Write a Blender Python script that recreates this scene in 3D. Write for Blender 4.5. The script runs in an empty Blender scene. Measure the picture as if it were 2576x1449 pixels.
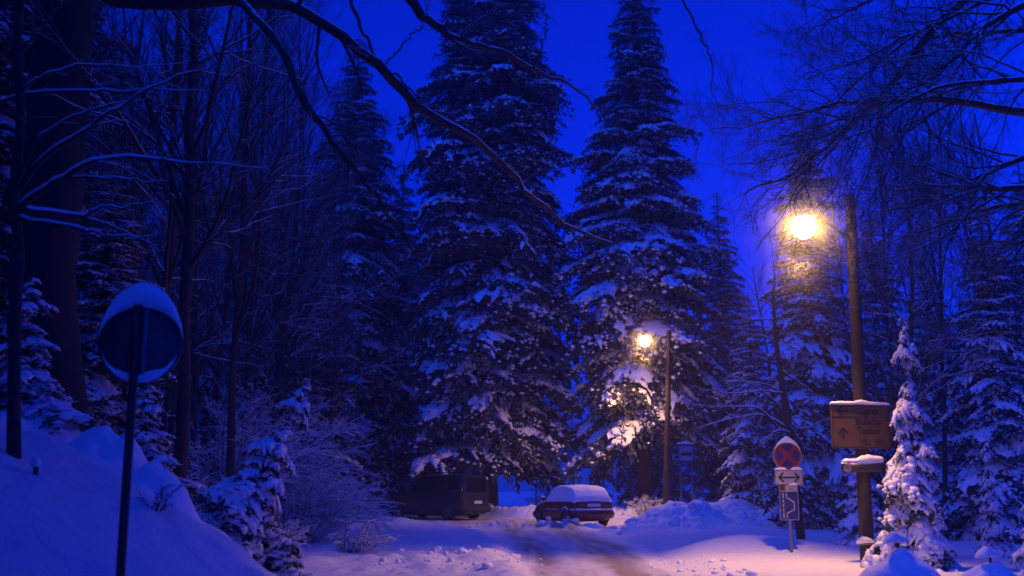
import bpy, math, random
import numpy as np
from mathutils import Vector, Matrix

rng = np.random.default_rng(11)
random.seed(5)
S = bpy.context.scene
COL = S.collection
R = math.radians

# ------------------------------------------------------------------ camera, sky, exposure
PITCH = math.atan(198 / 1024)
CAM_Z = 1.5
cd = bpy.data.cameras.new('camera')
cam = bpy.data.objects.new('camera', cd); COL.objects.link(cam)
cd.sensor_width = 36; cd.lens = 36; cd.clip_start = 0.05; cd.clip_end = 2000
cam.location = (0, 0, CAM_Z); cam.rotation_euler = (math.pi / 2 + PITCH, 0, 0)
cd.dof.use_dof = True; cd.dof.focus_distance = 30; cd.dof.aperture_fstop = 1.6
S.camera = cam

W = bpy.data.worlds.new('World'); S.world = W; W.use_nodes = True
wn = W.node_tree; wn.nodes.clear()
wo = wn.nodes.new('ShaderNodeOutputWorld'); bg = wn.nodes.new('ShaderNodeBackground')
sky = wn.nodes.new('ShaderNodeTexSky'); sky.sky_type = 'NISHITA'; sky.sun_disc = False
sky.sun_elevation = R(14.0); sky.sun_rotation = R(220); sky.altitude = 600; sky.air_density = 1.0
SKY_TINT = (0.0, 0.050, 1.36)     # tungsten white balance: the dusk sky records as pure blue
tint = wn.nodes.new('ShaderNodeVectorMath'); tint.operation = 'MULTIPLY'
tint.inputs[1].default_value = SKY_TINT
wn.links.new(sky.outputs[0], tint.inputs[0]); wn.links.new(tint.outputs[0], bg.inputs[0])
bg.inputs[1].default_value = 0.15
wn.links.new(bg.outputs[0], wo.inputs[0])

sd_ = bpy.data.lights.new('added_sky_fill', 'SUN'); sd_.energy = 1.25; sd_.color = (.015, .10, 1.0); sd_.angle = R(50)   # blue lamp added for the sky high behind the viewpoint; brightens the open snow
so_ = bpy.data.objects.new('added_sky_fill', sd_); COL.objects.link(so_); so_.rotation_euler = Vector((.35, .42, -.84)).to_track_quat('-Z', 'Y').to_euler()

S.view_settings.view_transform = 'Standard'; S.view_settings.look = 'None'
S.view_settings.exposure = 0; S.view_settings.gamma = 1
S.render.engine = 'CYCLES'
c = S.cycles
c.use_denoising = True; c.max_bounces = 5; c.diffuse_bounces = 3; c.glossy_bounces = 2
c.transmission_bounces = 2; c.transparent_max_bounces = 4; c.volume_bounces = 1
c.sample_clamp_indirect = 6

LAMP_COL = (1.0, 0.47, 0.15)

# ------------------------------------------------------------------ helpers
_cp, _sp = math.cos(PITCH), math.sin(PITCH)
def P(X, Y, d):
    """photo point (in a 2576 wide copy) at ground distance d -> world"""
    u = (X - 1288) / 2576; v = (724.5 - Y) / 2576
    t = d / (_cp - v * _sp)
    return np.array([u * t, d, CAM_Z + t * (v * _cp + _sp)])

def val_noise(x, y, seed=0):
    xi = np.floor(x).astype(np.int64); yi = np.floor(y).astype(np.int64)
    fx = x - xi; fy = y - yi
    fx = fx * fx * (3 - 2 * fx); fy = fy * fy * (3 - 2 * fy)
    def h(a, b):
        n = (a * 374761393 + b * 668265263 + seed * 974711) & 0x7fffffff
        n = ((n ^ (n >> 13)) * 1274126177) & 0x7fffffff
        return ((n ^ (n >> 16)) & 0xffff) / 65535.0
    return (h(xi, yi) * (1 - fx) + h(xi + 1, yi) * fx) * (1 - fy) + (h(xi, yi + 1) * (1 - fx) + h(xi + 1, yi + 1) * fx) * fy
def fbm(x, y, seed=0, o=4):
    s = 0; a = .5
    for k in range(o):
        s = s + a * (val_noise(x, y, seed + k) - .5); x = x * 2.03 + 7.1; y = y * 2.03 + 3.7; a *= .5
    return s
def sstep(a, b, x):
    t = np.clip((x - a) / (b - a), 0, 1); return t * t * (3 - 2 * t)

def nmat(name, build):
    m = bpy.data.materials.new(name); m.use_nodes = True
    nt = m.node_tree; b = nt.nodes['Principled BSDF']
    build(nt, b); return m
def N(nt, t, **kw):
    n = nt.nodes.new(t)
    for k, v in kw.items(): setattr(n, k, v)
    return n
def noise(nt, scale, detail=4, rough=.6, coord='Object'):
    tc = N(nt, 'ShaderNodeTexCoord'); n = N(nt, 'ShaderNodeTexNoise')
    n.inputs['Scale'].default_value = scale; n.inputs['Detail'].default_value = detail; n.inputs['Roughness'].default_value = rough
    nt.links.new(tc.outputs[coord], n.inputs['Vector']); return n
def ramp(nt, src, a, b, p0=.35, p1=.65):
    r = N(nt, 'ShaderNodeValToRGB'); e = r.color_ramp.elements
    e[0].position = p0; e[0].color = (*a, 1); e[1].position = p1; e[1].color = (*b, 1)
    nt.links.new(src, r.inputs[0]); return r
def bump(nt, b, src, st=.4, dist=.02):
    k = N(nt, 'ShaderNodeBump'); k.inputs['Strength'].default_value = st; k.inputs['Distance'].default_value = dist
    nt.links.new(src, k.inputs['Height']); nt.links.new(k.outputs[0], b.inputs['Normal'])
def plain(name, a, b=None, rough=.6, sc=12, metal=0, bst=0):
    def f(nt, bs):
        n = noise(nt, sc)
        r = ramp(nt, n.outputs[0], a, b or tuple(v * .75 for v in a))
        nt.links.new(r.outputs[0], bs.inputs['Base Color'])
        bs.inputs['Roughness'].default_value = rough; bs.inputs['Metallic'].default_value = metal
        if bst: bump(nt, bs, n.outputs[0], bst)
    return nmat(name, f)
def snow_f(nt, b, bs=.5, sc=9, dist=.03):
    n = noise(nt, sc, 6, .65); n2 = noise(nt, 160, 2)
    r = ramp(nt, n.outputs[0], (.80, .82, .86), (.88, .89, .91)); nt.links.new(r.outputs[0], b.inputs['Base Color'])
    b.inputs['Roughness'].default_value = .65
    a = N(nt, 'ShaderNodeMath', operation='MULTIPLY_ADD'); nt.links.new(n2.outputs[0], a.inputs[0]); a.inputs[1].default_value = .12
    nt.links.new(n.outputs[0], a.inputs[2]); bump(nt, b, a.outputs[0], bs, dist)
def bark_f(col, th0, th1, sc=14):
    """bark that carries snow where it faces up"""
    def f(nt, b):
        n = noise(nt, sc, 6, .7); r = ramp(nt, n.outputs[0], tuple(v * .5 for v in col), tuple(v * 1.3 for v in col))
        g = N(nt, 'ShaderNodeNewGeometry'); s = N(nt, 'ShaderNodeSeparateXYZ'); nt.links.new(g.outputs['Normal'], s.inputs[0])
        a = N(nt, 'ShaderNodeMath', operation='MULTIPLY_ADD'); nt.links.new(n.outputs[0], a.inputs[0]); a.inputs[1].default_value = .5
        nt.links.new(s.outputs[2], a.inputs[2])
        k = ramp(nt, a.outputs[0], (0, 0, 0), (1, 1, 1), th0, th1)
        mx = N(nt, 'ShaderNodeMix', data_type='RGBA'); nt.links.new(k.outputs[0], mx.inputs[0])
        nt.links.new(r.outputs[0], mx.inputs[6]); mx.inputs[7].default_value = (.84, .86, .9, 1)
        nt.links.new(mx.outputs[2], b.inputs['Base Color']); b.inputs['Roughness'].default_value = .85
        bump(nt, b, n.outputs[0], .6, .02)
    return f
M = {}
M['snow'] = nmat('snow', lambda nt, b: snow_f(nt, b))
M['ground'] = nmat('ground_snow', lambda nt, b: snow_f(nt, b, .8, 5, .07))
M['needles'] = plain('needles', (.022, .036, .036), (.045, .065, .07), .8, 3)
M['bark'] = nmat('bark', bark_f((.035, .03, .028), .92, 1.2))
M['oldbark'] = nmat('old_bark', bark_f((.016, .015, .017), .95, 1.2, 9))
M['twig'] = nmat('frosted_twig', bark_f((.032, .028, .026), .75, 1.05))
M['frost'] = nmat('snowy_twig', bark_f((.07, .05, .04), .25, .7))
M['pole'] = nmat('pole_wood', bark_f((.045, .032, .024), 1.5, 1.7, 20))
M['log'] = nmat('log_bark', bark_f((.07, .05, .04), .72, .8, 45))
M['cut'] = plain('cut_wood', (.5, .4, .3), (.35, .27, .2), .8, 30)
M['steel'] = plain('galvanised', (.22, .22, .23), (.15, .15, .16), .45, 30, .6)
M['backplate'] = plain('back_plate', (.075, .075, .08), (.055, .055, .06), .5, 9, .3)
M['dark'] = plain('dark_metal', (.03, .03, .035), (.02, .02, .02), .5, 20, .3)
M['rubber'] = plain('rubber', (.02, .02, .02), (.035, .033, .03), .85, 20)
M['yellow'] = plain('sign_yellow', (.12, .066, .004), (.105, .056, .003), .45, 6)
M['black'] = plain('sign_black', (.006, .006, .007), (.02, .02, .02), .5, 20)
M['white'] = plain('sign_white', (.38, .38, .38), (.31, .31, .31), .45, 8)
M['red'] = plain('sign_red', (.24, .012, .012), (.19, .01, .01), .45, 8)
M['blue'] = plain('sign_blue', (.008, .018, .17), (.007, .015, .13), .45, 8)
M['glass'] = plain('car_glass', (.008, .008, .01), (.012, .012, .015), .12, 3)
M['chrome'] = plain('chrome', (.6, .6, .6), (.5, .5, .5), .18, 8, 1)
M['plate'] = plain('plate_white', (.75, .75, .75), (.62, .62, .62), .5, 30)
M['tail'] = plain('tail_red', (.06, .003, .003), (.05, .003, .003), .2, 8)
def paint(name, col, rough=.3):
    def f(nt, b):
        n = noise(nt, 7, 8, .7); r = ramp(nt, n.outputs[0], tuple(v * .7 for v in col), col); nt.links.new(r.outputs[0], b.inputs['Base Color'])
        b.inputs['Roughness'].default_value = rough; b.inputs['Coat Weight'].default_value = .3; b.inputs['Coat Roughness'].default_value = .15
    return nmat(name, f)
M['van'] = paint('van_grey', (.022, .022, .025), .4)
M['redcar'] = paint('car_red', (.16, .01, .012), .4)
def glow_f(nt, b):
    nt.nodes.remove(b); e = N(nt, 'ShaderNodeEmission'); e.inputs[0].default_value = (1, .50, .11, 1); e.inputs[1].default_value = 80
    nt.links.new(e.outputs[0], nt.nodes['Material Output'].inputs[0])
M['glow'] = nmat('lamp_glow', glow_f)

def obj(name, me, parent=None):
    o = bpy.data.objects.new(name, me); COL.objects.link(o)
    if parent: o.parent = parent
    return o
def mk(name, V, F, mat, parent=None, smooth=True, attr=None):
    """V (n,3); F list of face arrays"""
    V = np.asarray(V, np.float32).reshape(-1, 3)
    F = [np.asarray(f, np.int32) for f in F if len(f)]
    me = bpy.data.meshes.new(name)
    me.vertices.add(len(V)); me.vertices.foreach_set('co', V.ravel())
    li = np.concatenate([f.ravel() for f in F]); cnt = np.concatenate([np.full(len(f), f.shape[1], np.int32) for f in F])
    me.loops.add(len(li)); me.loops.foreach_set('vertex_index', li)
    st = np.zeros(len(cnt), np.int32); st[1:] = np.cumsum(cnt)[:-1]
    me.polygons.add(len(cnt)); me.polygons.foreach_set('loop_start', st)
    me.update(calc_edges=True)
    me.polygons.foreach_set('use_smooth', np.full(len(cnt), bool(smooth)))
    if attr is not None:
        a = me.attributes.new('slush', 'FLOAT', 'POINT'); a.data.foreach_set('value', np.asarray(attr, np.float32))
    me.materials.append(M[mat] if isinstance(mat, str) else mat)
    return obj(name, me, parent)
def tag(o, label=None, cat=None, group=None, kind=None):
    if label: o['label'] = label
    if cat: o['category'] = cat
    if group: o['group'] = group
    if kind: o['kind'] = kind
    return o
def thing(name, label, cat, loc=(0, 0, 0), rz=0, group=None):
    o = bpy.data.objects.new(name, None); COL.objects.link(o); o.empty_display_size = .2
    o.location = [float(v) for v in loc]; o.rotation_euler = (0, 0, rz)
    return tag(o, label, cat, group)
def copy_tree(o, loc, rz=0, sc=1, label=None, group=None, tilt=(0, 0), parent=None):
    ch = o.children
    n = o.copy(); COL.objects.link(n)
    if parent is None:
        n.location = [float(v) for v in loc]; n.rotation_euler = (tilt[0], tilt[1], rz)
        n.scale = (sc, sc, sc) if np.isscalar(sc) else sc
        if label: n['label'] = label
        if group: n['group'] = group
        elif 'group' in n: del n['group']
    else: n.parent = parent
    for k in ch: copy_tree(k, None, parent=n)
    return n

class G:
    """collects vertices and faces"""
    def __init__(s): s.V = []; s.F = {3: [], 4: []}; s.n = 0
    def add(s, V, *Fs):
        V = np.asarray(V, float).reshape(-1, 3)
        for f in Fs:
            f = np.asarray(f)
            if len(f): s.F[f.shape[1]].append(f + s.n)
        s.V.append(V); s.n += len(V); return s
    def box(s, c, h, R_=None):
        c = np.array(c, float); v = np.array([[x, y, z] for x in (-1, 1) for y in (-1, 1) for z in (-1, 1)]) * np.array(h)
        if R_ is not None: v = v @ np.array(R_).T
        return s.add(v + c, [[0, 1, 3, 2], [4, 6, 7, 5], [0, 4, 5, 1], [2, 3, 7, 6], [0, 2, 6, 4], [1, 5, 7, 3]])
    def prism(s, poly, y0, y1):
        """polygon in x,z (counter-clockwise seen from -y), between y0 and y1 (front is y0)"""
        p = np.array(poly, float); n = len(p)
        a = np.c_[p[:, 0], np.full(n, y0), p[:, 1]]; b = np.c_[p[:, 0], np.full(n, y1), p[:, 1]]
        cen = p.mean(0); V = np.r_[a, b, [[cen[0], y0, cen[1]], [cen[0], y1, cen[1]]]]
        i = np.arange(n); j = (i + 1) % n
        return s.add(V, np.c_[i, i + n, j + n, j], np.r_[np.c_[i, j, np.full(n, 2 * n)], np.c_[j + n, i + n, np.full(n, 2 * n + 1)]])
    def stroke(s, pts, w, y0, y1):
        """flat line of width w through points in x,z"""
        pts = np.array(pts, float)
        for a, b in zip(pts[:-1], pts[1:]):
            d = b - a; L = np.hypot(*d); d = d / L; nn = np.array([-d[1], d[0]]) * w / 2
            e = d * w * .25
            s.prism([a - nn - e, b - nn + e, b + nn + e, a + nn - e], y0, y1)
        return s
    def tube(s, pts, rad, sides=8, cap=True, sq=1.0, wob=0):
        pts = np.asarray(pts, float); n = len(pts); rad = np.broadcast_to(np.asarray(rad, float), (n,)).copy()
        V, F = tubes(pts[None], rad[None], sides, sq, wob)
        s_ = s.n; s.add(V, F)
        if cap:
            for e, rv in ((0, 1), (n - 1, 0)):
                ring = np.arange(e * sides, (e + 1) * sides); k = np.roll(ring, -1)
                cc = V[ring].mean(0); base = s.n; s.add([cc])
                t = np.c_[ring + s_, k + s_, np.full(sides, base)]
                s.F[3].append(t[:, ::-1] if rv else t)
        return s
    def lathe(s, prof, axis='z', seg=24, o=(0, 0, 0)):
        prof = np.array(prof, float); a = np.linspace(0, 2 * np.pi, seg, endpoint=False); n = len(prof)
        V = np.stack([prof[:, None, 0] * np.cos(a), prof[:, None, 0] * np.sin(a), np.repeat(prof[:, 1:2], seg, 1)], -1).reshape(-1, 3)
        if axis == 'y': V = V[:, [0, 2, 1]] * [1, 1, -1]
        f = []
        i = np.arange(seg); j = (i + 1) % seg
        for k in range(n - 1): f.append(np.c_[k * seg + i, k * seg + j, (k + 1) * seg + j, (k + 1) * seg + i])
        return s.add(V + np.array(o), np.concatenate(f))
    def blob(s, c, r, seg=12, rings=8, jit=.12):
        u = np.linspace(0, np.pi, rings + 1); a = np.linspace(0, 2 * np.pi, seg, endpoint=False)
        V = np.stack([np.sin(u)[:, None] * np.cos(a), np.sin(u)[:, None] * np.sin(a), np.repeat(np.cos(u)[:, None], seg, 1)], -1)
        k = 1 + jit * (rng.random((rings + 1, seg, 1)) - .5) * 2; k[0] = k[0].mean(); k[-1] = k[-1].mean()
        V = (V * k * np.array(r)).reshape(-1, 3) + np.array(c); i = np.arange(seg); j = (i + 1) % seg
        f = [np.c_[q * seg + i, (q + 1) * seg + i, (q + 1) * seg + j, q * seg + j] for q in range(rings)]
        return s.add(V, np.concatenate(f))
    def build(s, name, mat, parent=None, smooth=True):
        F = [np.concatenate(v) for v in s.F.values() if v]
        return mk(name, np.concatenate(s.V), F, mat, parent, smooth)
    def arrays(s):
        return np.concatenate(s.V), [np.concatenate(v) for v in s.F.values() if v]

def nrm(v): return v / np.maximum(np.linalg.norm(v, axis=-1, keepdims=True), 1e-9)
def tubes(pts, rad, sides, sq=1.0, wob=0):
    """pts (N,n,3), rad (N,n) -> verts, quads; sq squashes the section along the up side"""
    Nn, n, _ = pts.shape
    T = nrm(np.gradient(pts, axis=1)); mt = nrm(pts[:, -1] - pts[:, 0])
    ref = np.where(np.abs(mt[:, 2:3]) > .93, np.array([1., 0, 0]), np.array([0, 0, 1.]))[:, None, :]
    A = nrm(np.cross(T, np.broadcast_to(ref, T.shape))); B = nrm(np.cross(A, T))
    a = np.linspace(0, 2 * np.pi, sides, endpoint=False)
    rr = rad[:, :, None]
    if wob: rr = rr * (1 + wob * (rng.random((Nn, n, sides)) - .5) * 2)
    V = pts[:, :, None] + (rr * np.cos(a))[..., None] * A[:, :, None] + (rr * np.sin(a) * sq)[..., None] * B[:, :, None]
    b = np.arange(Nn)[:, None, None] * n * sides; k = np.arange(n - 1)[None, :, None] * sides; i = np.arange(sides)[None, None, :]; j = (i + 1) % sides
    F = np.stack(np.broadcast_arrays(b + k + i, b + k + j, b + k + sides + j, b + k + sides + i), -1).reshape(-1, 4)
    return V.reshape(-1, 3), F
def resample(pts, n):
    pts = np.asarray(pts, float); m = len(pts)
    # centripetal-ish Catmull-Rom through the given points
    t = np.linspace(0, m - 1, n); i = np.clip(t.astype(int), 0, m - 2); f = (t - i)[:, None]
    p0 = pts[np.maximum(i - 1, 0)]; p1 = pts[i]; p2 = pts[i + 1]; p3 = pts[np.minimum(i + 2, m - 1)]
    return .5 * (2 * p1 + (p2 - p0) * f + (2 * p0 - 5 * p1 + 4 * p2 - p3) * f * f + (3 * p1 - p0 - 3 * p2 + p3) * f ** 3)
def children(pts, rad, k, lr, ang, n, rr, t0=.2, t1=1., grav=0., wob=.12, flat=1., taper=.3, rmin=.003):
    Nn, m, _ = pts.shape; idx = np.repeat(np.arange(Nn), k); C = len(idx)
    t = rng.uniform(t0, t1, C); f = t * (m - 1); i = np.minimum(f.astype(int), m - 2); f = (f - i)[:, None]
    a = pts[idx, i]; b = pts[idx, i + 1]; base = a + (b - a) * f; tan = nrm(b - a)
    r0 = np.maximum((rad[idx, i] * (1 - f[:, 0]) + rad[idx, i + 1] * f[:, 0]) * rr, rmin)
    Lp = np.linalg.norm(np.diff(pts, axis=1), axis=2).sum(1)[idx]
    L = Lp * lr * rng.uniform(.5, 1.25, C) * (1.15 - .7 * t)
    q = rng.normal(size=(C, 3)); q[:, 2] *= flat; q -= tan * (q * tan).sum(1, keepdims=True); q = nrm(q)
    an = ang * rng.uniform(.65, 1.3, C)[:, None]; d = tan * np.cos(an) + q * np.sin(an)
    out = np.empty((C, n, 3)); out[:, 0] = base
    for s in range(1, n):
        d = nrm(d + wob * rng.normal(size=(C, 3)) + np.array([0, 0, grav])); out[:, s] = out[:, s - 1] + d * (L / (n - 1))[:, None]
    return out, r0[:, None] * np.linspace(1, taper, n)[None]
def snow_on(pts, rad, hmin=.35, w=.95, lift=.75, th=.6):
    """snow lying along the top of branches: (N,n,3) -> verts, quads"""
    T = nrm(np.gradient(pts, axis=1)); h = np.sqrt(np.clip(1 - T[..., 2] ** 2, 0, 1)); h = np.clip((h - hmin) / (1 - hmin), 0, 1)
    r = rad * w * h * (1 + .35 * (rng.random(rad.shape) - .5)); c = pts.copy(); c[..., 2] += rad * lift * np.where(h > 0, 1, 0)
    r = np.maximum(r, 1e-4); return tubes(c, r, 5, th)

# ------------------------------------------------------------------ ground
XL = ([0, 17, 26, 33, 37.7, 44, 46.5, 48, 49, 50.5, 60], [.9, .42, .02, -.9, -2.0, -4.4, -6, -8, -12, -40, -60])
XR = ([0, 17, 24.5, 33, 37, 39, 42, 46, 60], [2.9, 2.7, 3.0, 3.2, 3.8, 4.6, 4.9, 5.0, 5.0])
def xl(y): return np.interp(y, *XL)
def xr(y): return np.interp(y, *XR)
def bay(x): return 45.6 + 6.2 * sstep(1.0, -3.5, x)          # back edge of the road and the lay-by
def road_mask(x, y):
    n = .5 * fbm(x * 1.1, y * .8, 31)
    a = sstep(-.25, .35, x - xl(y) + n); b = sstep(-.25, .4, xr(y) - x + n); e = sstep(-.3, .6, bay(x) - y + n)
    return a * b * e
def ground_z(x, y):
    x = np.asarray(x, float); y = np.asarray(y, float)
    xf = np.where(y < 10, -1.9 - .38 * (10 - np.maximum(y, 5)), -1.9 - .33 * (np.minimum(y, 42) - 10)); u = xf - x
    us = .28 * np.log1p(np.exp(np.clip(u / .28, -30, 30)))
    bank = 2.2 * (1 - np.exp(-us / 2.3)) + .10 * us
    bank = bank * (1 - .8 * sstep(42, 50, y)) * sstep(-3, 4, y + 0 * x)
    z = bank + .10 * sstep(38, 60, y) * 1.5
    rm = road_mask(x, y)
    big = fbm(x * .35, y * .35, 3); mid = fbm(x * 1.3, y * 1.3, 9); fine = fbm(x * 4.5, y * 4.5, 14, 3)
    left = sstep(.0, .7, xl(y) - x) * sstep(49, 46, y)
    z = z + left * (.16 + .10 * mid) + (1 - rm) * (.10 * big + .05 * mid + .012 * fine)
    # ragged ploughed edge on the left side of the road
    z = z + np.exp(-((x - xl(y) + .35) / .3) ** 2) * (.07 + .22 * fine) * sstep(50, 47, y)
    right = sstep(.1, 1.2, x - xr(y)); z = z + right * .12
    z = z + .30 * np.exp(-((x - 5.0) / 1.1) ** 2 - ((y - 23.2) / .9) ** 2) + .16 * np.exp(-((x - 6.4) / 1.2) ** 2 - ((y - 22.6) / 1.2) ** 2)
    z = z - .10 * np.exp(-((x - 4.6) / .8) ** 2 - ((y - 19) / 1.2) ** 2)
    # ploughed heaps
    lump = np.abs(fbm(x * 1.5, y * 1.5, 21, 4)) * 1.7 + fbm(x * 5, y * 5, 28, 3) * .35
    pile = np.exp(-((y - 36.6) / 2.0) ** 2) * sstep(3.2, 5.2, x) * sstep(11, 8.2, x)
    z = z + pile * (.46 + .55 * lump + .30 * np.exp(-((x - 5.7) / .7) ** 2) + .26 * np.exp(-((x - 7.4) / .9) ** 2))
    low = np.exp(-((y - 34.2) / 1.3) ** 2) * sstep(2.4, 3.6, x) * sstep(8.5, 6.5, x); z = z + low * (.02 + .5 * lump)
    berm = np.exp(-((y - bay(x) - 1.0) / .75) ** 2) * sstep(8.5, 6.0, x) * sstep(-14, -10, x); z = z + berm * (.42 + .45 * lump)
    crumb = np.exp(-((y - 38.3 + .15 * x) / .5) ** 2) * sstep(-1.4, -.4, x) * sstep(3.2, 2.0, x); z = z + crumb * (.05 + .5 * lump)
    fr = np.exp(-((x - 1.9) / .45) ** 2 - ((y - 38.0) / .4) ** 2); z = z + fr * (.10 + .12 * lump)
    # dents and ridges of the verge at the bottom of the view
    v = sstep(24, 19, y) * sstep(-4.2, -3.0, x) * left; z = z + v * .16 * np.abs(fbm(x * 2.2, y * 1.6, 44, 3)) * 2
    for (dx, dy, s, a) in ((-2.55, 20.6, .42, -.22), (-2.9, 18.9, .35, -.16), (-2.1, 19.4, .3, -.1), (-3.4, 17.9, .4, .12), (-1.4, 18.0, .4, .12), (-.6, 19.2, .5, .13)):
        z = z + a * np.exp(-((x - dx) / s) ** 2 - ((y - dy) / (s * 1.3)) ** 2)
    # wheel ruts and the crown of packed snow between them
    lane = x - .5 * (xl(y) + xr(y))
    rut = np.exp(-((lane + .75) / .22) ** 2) + np.exp(-((lane - .75) / .22) ** 2)
    z = z + rm * (-.035 * rut + .025 * fbm(x * 3, y * .6, 50, 3))
    z = z + (.05 * fbm(x * 2.4, y * 2.4, 66, 3) + .22 * np.abs(fbm(x * .9 + 5, y * .8, 61, 3)) + .02 * fbm(x * 8, y * 8, 68, 2)) * sstep(0, 1.2, u) + .2 * sstep(.5, 4, u) * big
    return z
def gz(x, y): return float(ground_z(np.array([x]), np.array([y]))[0])
def axis(a0, a1, step, out):
    c = np.arange(a0, a1 + 1e-6, step); g = [] ; s = step; v = a1
    while v < out: s *= 1.22; v += s; g.append(v)
    h = []; s = step; v = a0
    while v > -out: s *= 1.22; v -= s; h.append(v)
    return np.r_[h[::-1], c, g]
gx = axis(-9, 12, .085, 210); gy = np.concatenate([np.linspace(-60, 2, 12), np.arange(3, 30, .085), np.arange(30, 53, .1)])
s_, v_ = .1, 53.
ext = []
while v_ < 230: s_ *= 1.2; v_ += s_; ext.append(v_)
gy = np.r_[gy, ext]
X_, Y_ = np.meshgrid(gx, gy); Z_ = ground_z(X_, Y_)
nx = len(gx); ny = len(gy)
q = (np.arange(ny - 1)[:, None] * nx + np.arange(nx - 1)[None]).ravel()
QF = np.c_[q, q + 1, q + nx + 1, q + nx]
GV = np.stack([X_, Y_, Z_], -1).reshape(-1, 3)
tag(mk('ground', GV, [QF], 'ground'), 'snow covered ground with a bank on one side and ploughed heaps', 'ground', kind='structure')
# the road: packed, dirty snow, a sheet just above the ground
RM = road_mask(X_, Y_)
lane = X_ - .5 * (xl(Y_) + xr(Y_))
# dirt follows the curving tyre tracks
trk = 0
for o_, w_, a_ in ((-.95, .42, .8), (.62, .5, 1.), (-.2, .2, .25), (1.25, .25, .35)): trk = trk + a_ * np.exp(-((lane - o_) / w_) ** 2)
far_dirt = sstep(34, 42, Y_) * .55
near_f = sstep(44, 38, Y_)
dirt = np.clip((trk * near_f + far_dirt * sstep(5.0, 1.0, X_) * (.5 + .5 * (Y_ > 41))) * (.75 + 1.1 * fbm(X_ * 3.5, Y_ * .7, 71)) + .35 * fbm(X_ * 7, Y_ * 3, 75), 0, 1) * RM
dirt = np.clip(dirt * (1 + 1.6 * fbm(lane * 5.5, Y_ * .22, 77, 3)), 0, 1)
cell = (RM.ravel()[QF].max(1) > .02) & (GV[QF[:, 0], 1] > 6) & (GV[QF[:, 0], 1] < 56)
rf = QF[cell]; us, inv = np.unique(rf, return_inverse=True)
RV = GV[us].copy(); RV[:, 2] += .006
def road_f(nt, b):
    a = N(nt, 'ShaderNodeAttribute', attribute_name='slush'); n = noise(nt, 6, 8, .75); n2 = noise(nt, 30, 4, .7)
    m = N(nt, 'ShaderNodeMath', operation='MULTIPLY_ADD'); nt.links.new(n.outputs[0], m.inputs[0]); m.inputs[1].default_value = .7; nt.links.new(a.outputs['Fac'], m.inputs[2])
    k = ramp(nt, m.outputs[0], (0, 0, 0), (1, 1, 1), .42, 1.1)
    sl = ramp(nt, n2.outputs[0], (.20, .165, .15), (.42, .37, .35)); mx = N(nt, 'ShaderNodeMix', data_type='RGBA')
    nt.links.new(k.outputs[0], mx.inputs[0]); mx.inputs[6].default_value = (.80, .80, .83, 1); nt.links.new(sl.outputs[0], mx.inputs[7])
    nt.links.new(mx.outputs[2], b.inputs['Base Color']); b.inputs['Roughness'].default_value = .55; bump(nt, b, n2.outputs[0], .5, .02)
M['road'] = nmat('road_slush', road_f)
tag(mk('road', RV, [inv.reshape(-1, 4)], 'road', attr=dirt.ravel()[us]), 'curving forest road of packed snow with dirty tyre tracks', 'road', kind='structure')
# loose crumbs of ploughed snow
cl = G()
for k in range(520):
    r = rng.random()
    if r < .4: x = rng.uniform(-2.6, .6); y = rng.uniform(16.5, 23); s = rng.uniform(.012, .04)
    elif r < .62: y = rng.uniform(16.5, 22); x = xr(y) + rng.uniform(-.2, 1.3); s = rng.uniform(.012, .05)
    elif r < .85: x = rng.uniform(-1.6, 3.2); y = 38.4 - .15 * x + rng.normal() * .35; s = rng.uniform(.03, .10)
    else: x = rng.uniform(3, 8.5); y = rng.uniform(33, 36); s = rng.uniform(.03, .14)
    s *= math.exp(rng.normal() * .6) * .6
    cl.blob((x, y, gz(x, y) + s * .3), (s * rng.uniform(.8, 1.5), s * rng.uniform(.8, 1.5), s * .8), 6, 4, .3)
tag(cl.build('snow_crumbs', 'snow'), 'loose crumbs of ploughed snow scattered along the road edges', 'snow', kind='stuff')

# ------------------------------------------------------------------ street lamps
def circ(r, n=40, a0=0, a1=2 * math.pi, cx=0, cz=0, end=False):
    a = np.linspace(a0, a1, n, endpoint=end); return np.c_[cx + r * np.cos(a), cz + r * np.sin(a)]
def rrect(w, h, r, cx=0, cz=0):
    p = []
    for sx, sz, a in ((1, -1, -90), (1, 1, 0), (-1, 1, 90), (-1, -1, 180)):
        for t in np.linspace(a, a + 90, 5): p.append((cx + sx * (w / 2 - r) + r * math.cos(R(t)), cz + sz * (h / 2 - r) + r * math.sin(R(t))))
    return p
def ridge(g, pts, h, w, sides=8, wob=.12):
    """a snow ridge lying along pts (x,y,z) with half heights h and half width w"""
    pts = np.array(pts, float); h = np.array(h, float)
    n = 22; p = resample(pts, n); hh = np.interp(np.linspace(0, 1, n), np.linspace(0, 1, len(h)), h) * (1 + wob * (rng.random(n) - .5))
    p[:, 2] += hh * .7
    a = np.linspace(0, 2 * np.pi, sides, endpoint=False); T = nrm(np.gradient(p, axis=0)); A = nrm(np.cross(T, [0, 0, 1.]))
    V = p[:, None] + (w * np.cos(a))[None, :, None] * A[:, None] * np.clip(hh / hh.max() * 1.6, .2, 1)[:, None, None] + np.array([0, 0, 1.]) * (hh[:, None] * np.sin(a))[..., None]
    k = np.arange(n - 1)[:, None] * sides; i = np.arange(sides)[None]; j = (i + 1) % sides
    F = np.stack(np.broadcast_arrays(k + i, k + j, k + sides + j, k + sides + i), -1).reshape(-1, 4)
    b = g.n; g.add(V.reshape(-1, 3), F)
    for e in (0, n - 1):
        ring = np.arange(e * sides, (e + 1) * sides) + b; c0 = g.n; g.add([V[e].mean(0)]); g.F[3].append(np.c_[ring, np.roll(ring, -1), np.full(sides, c0)])

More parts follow.
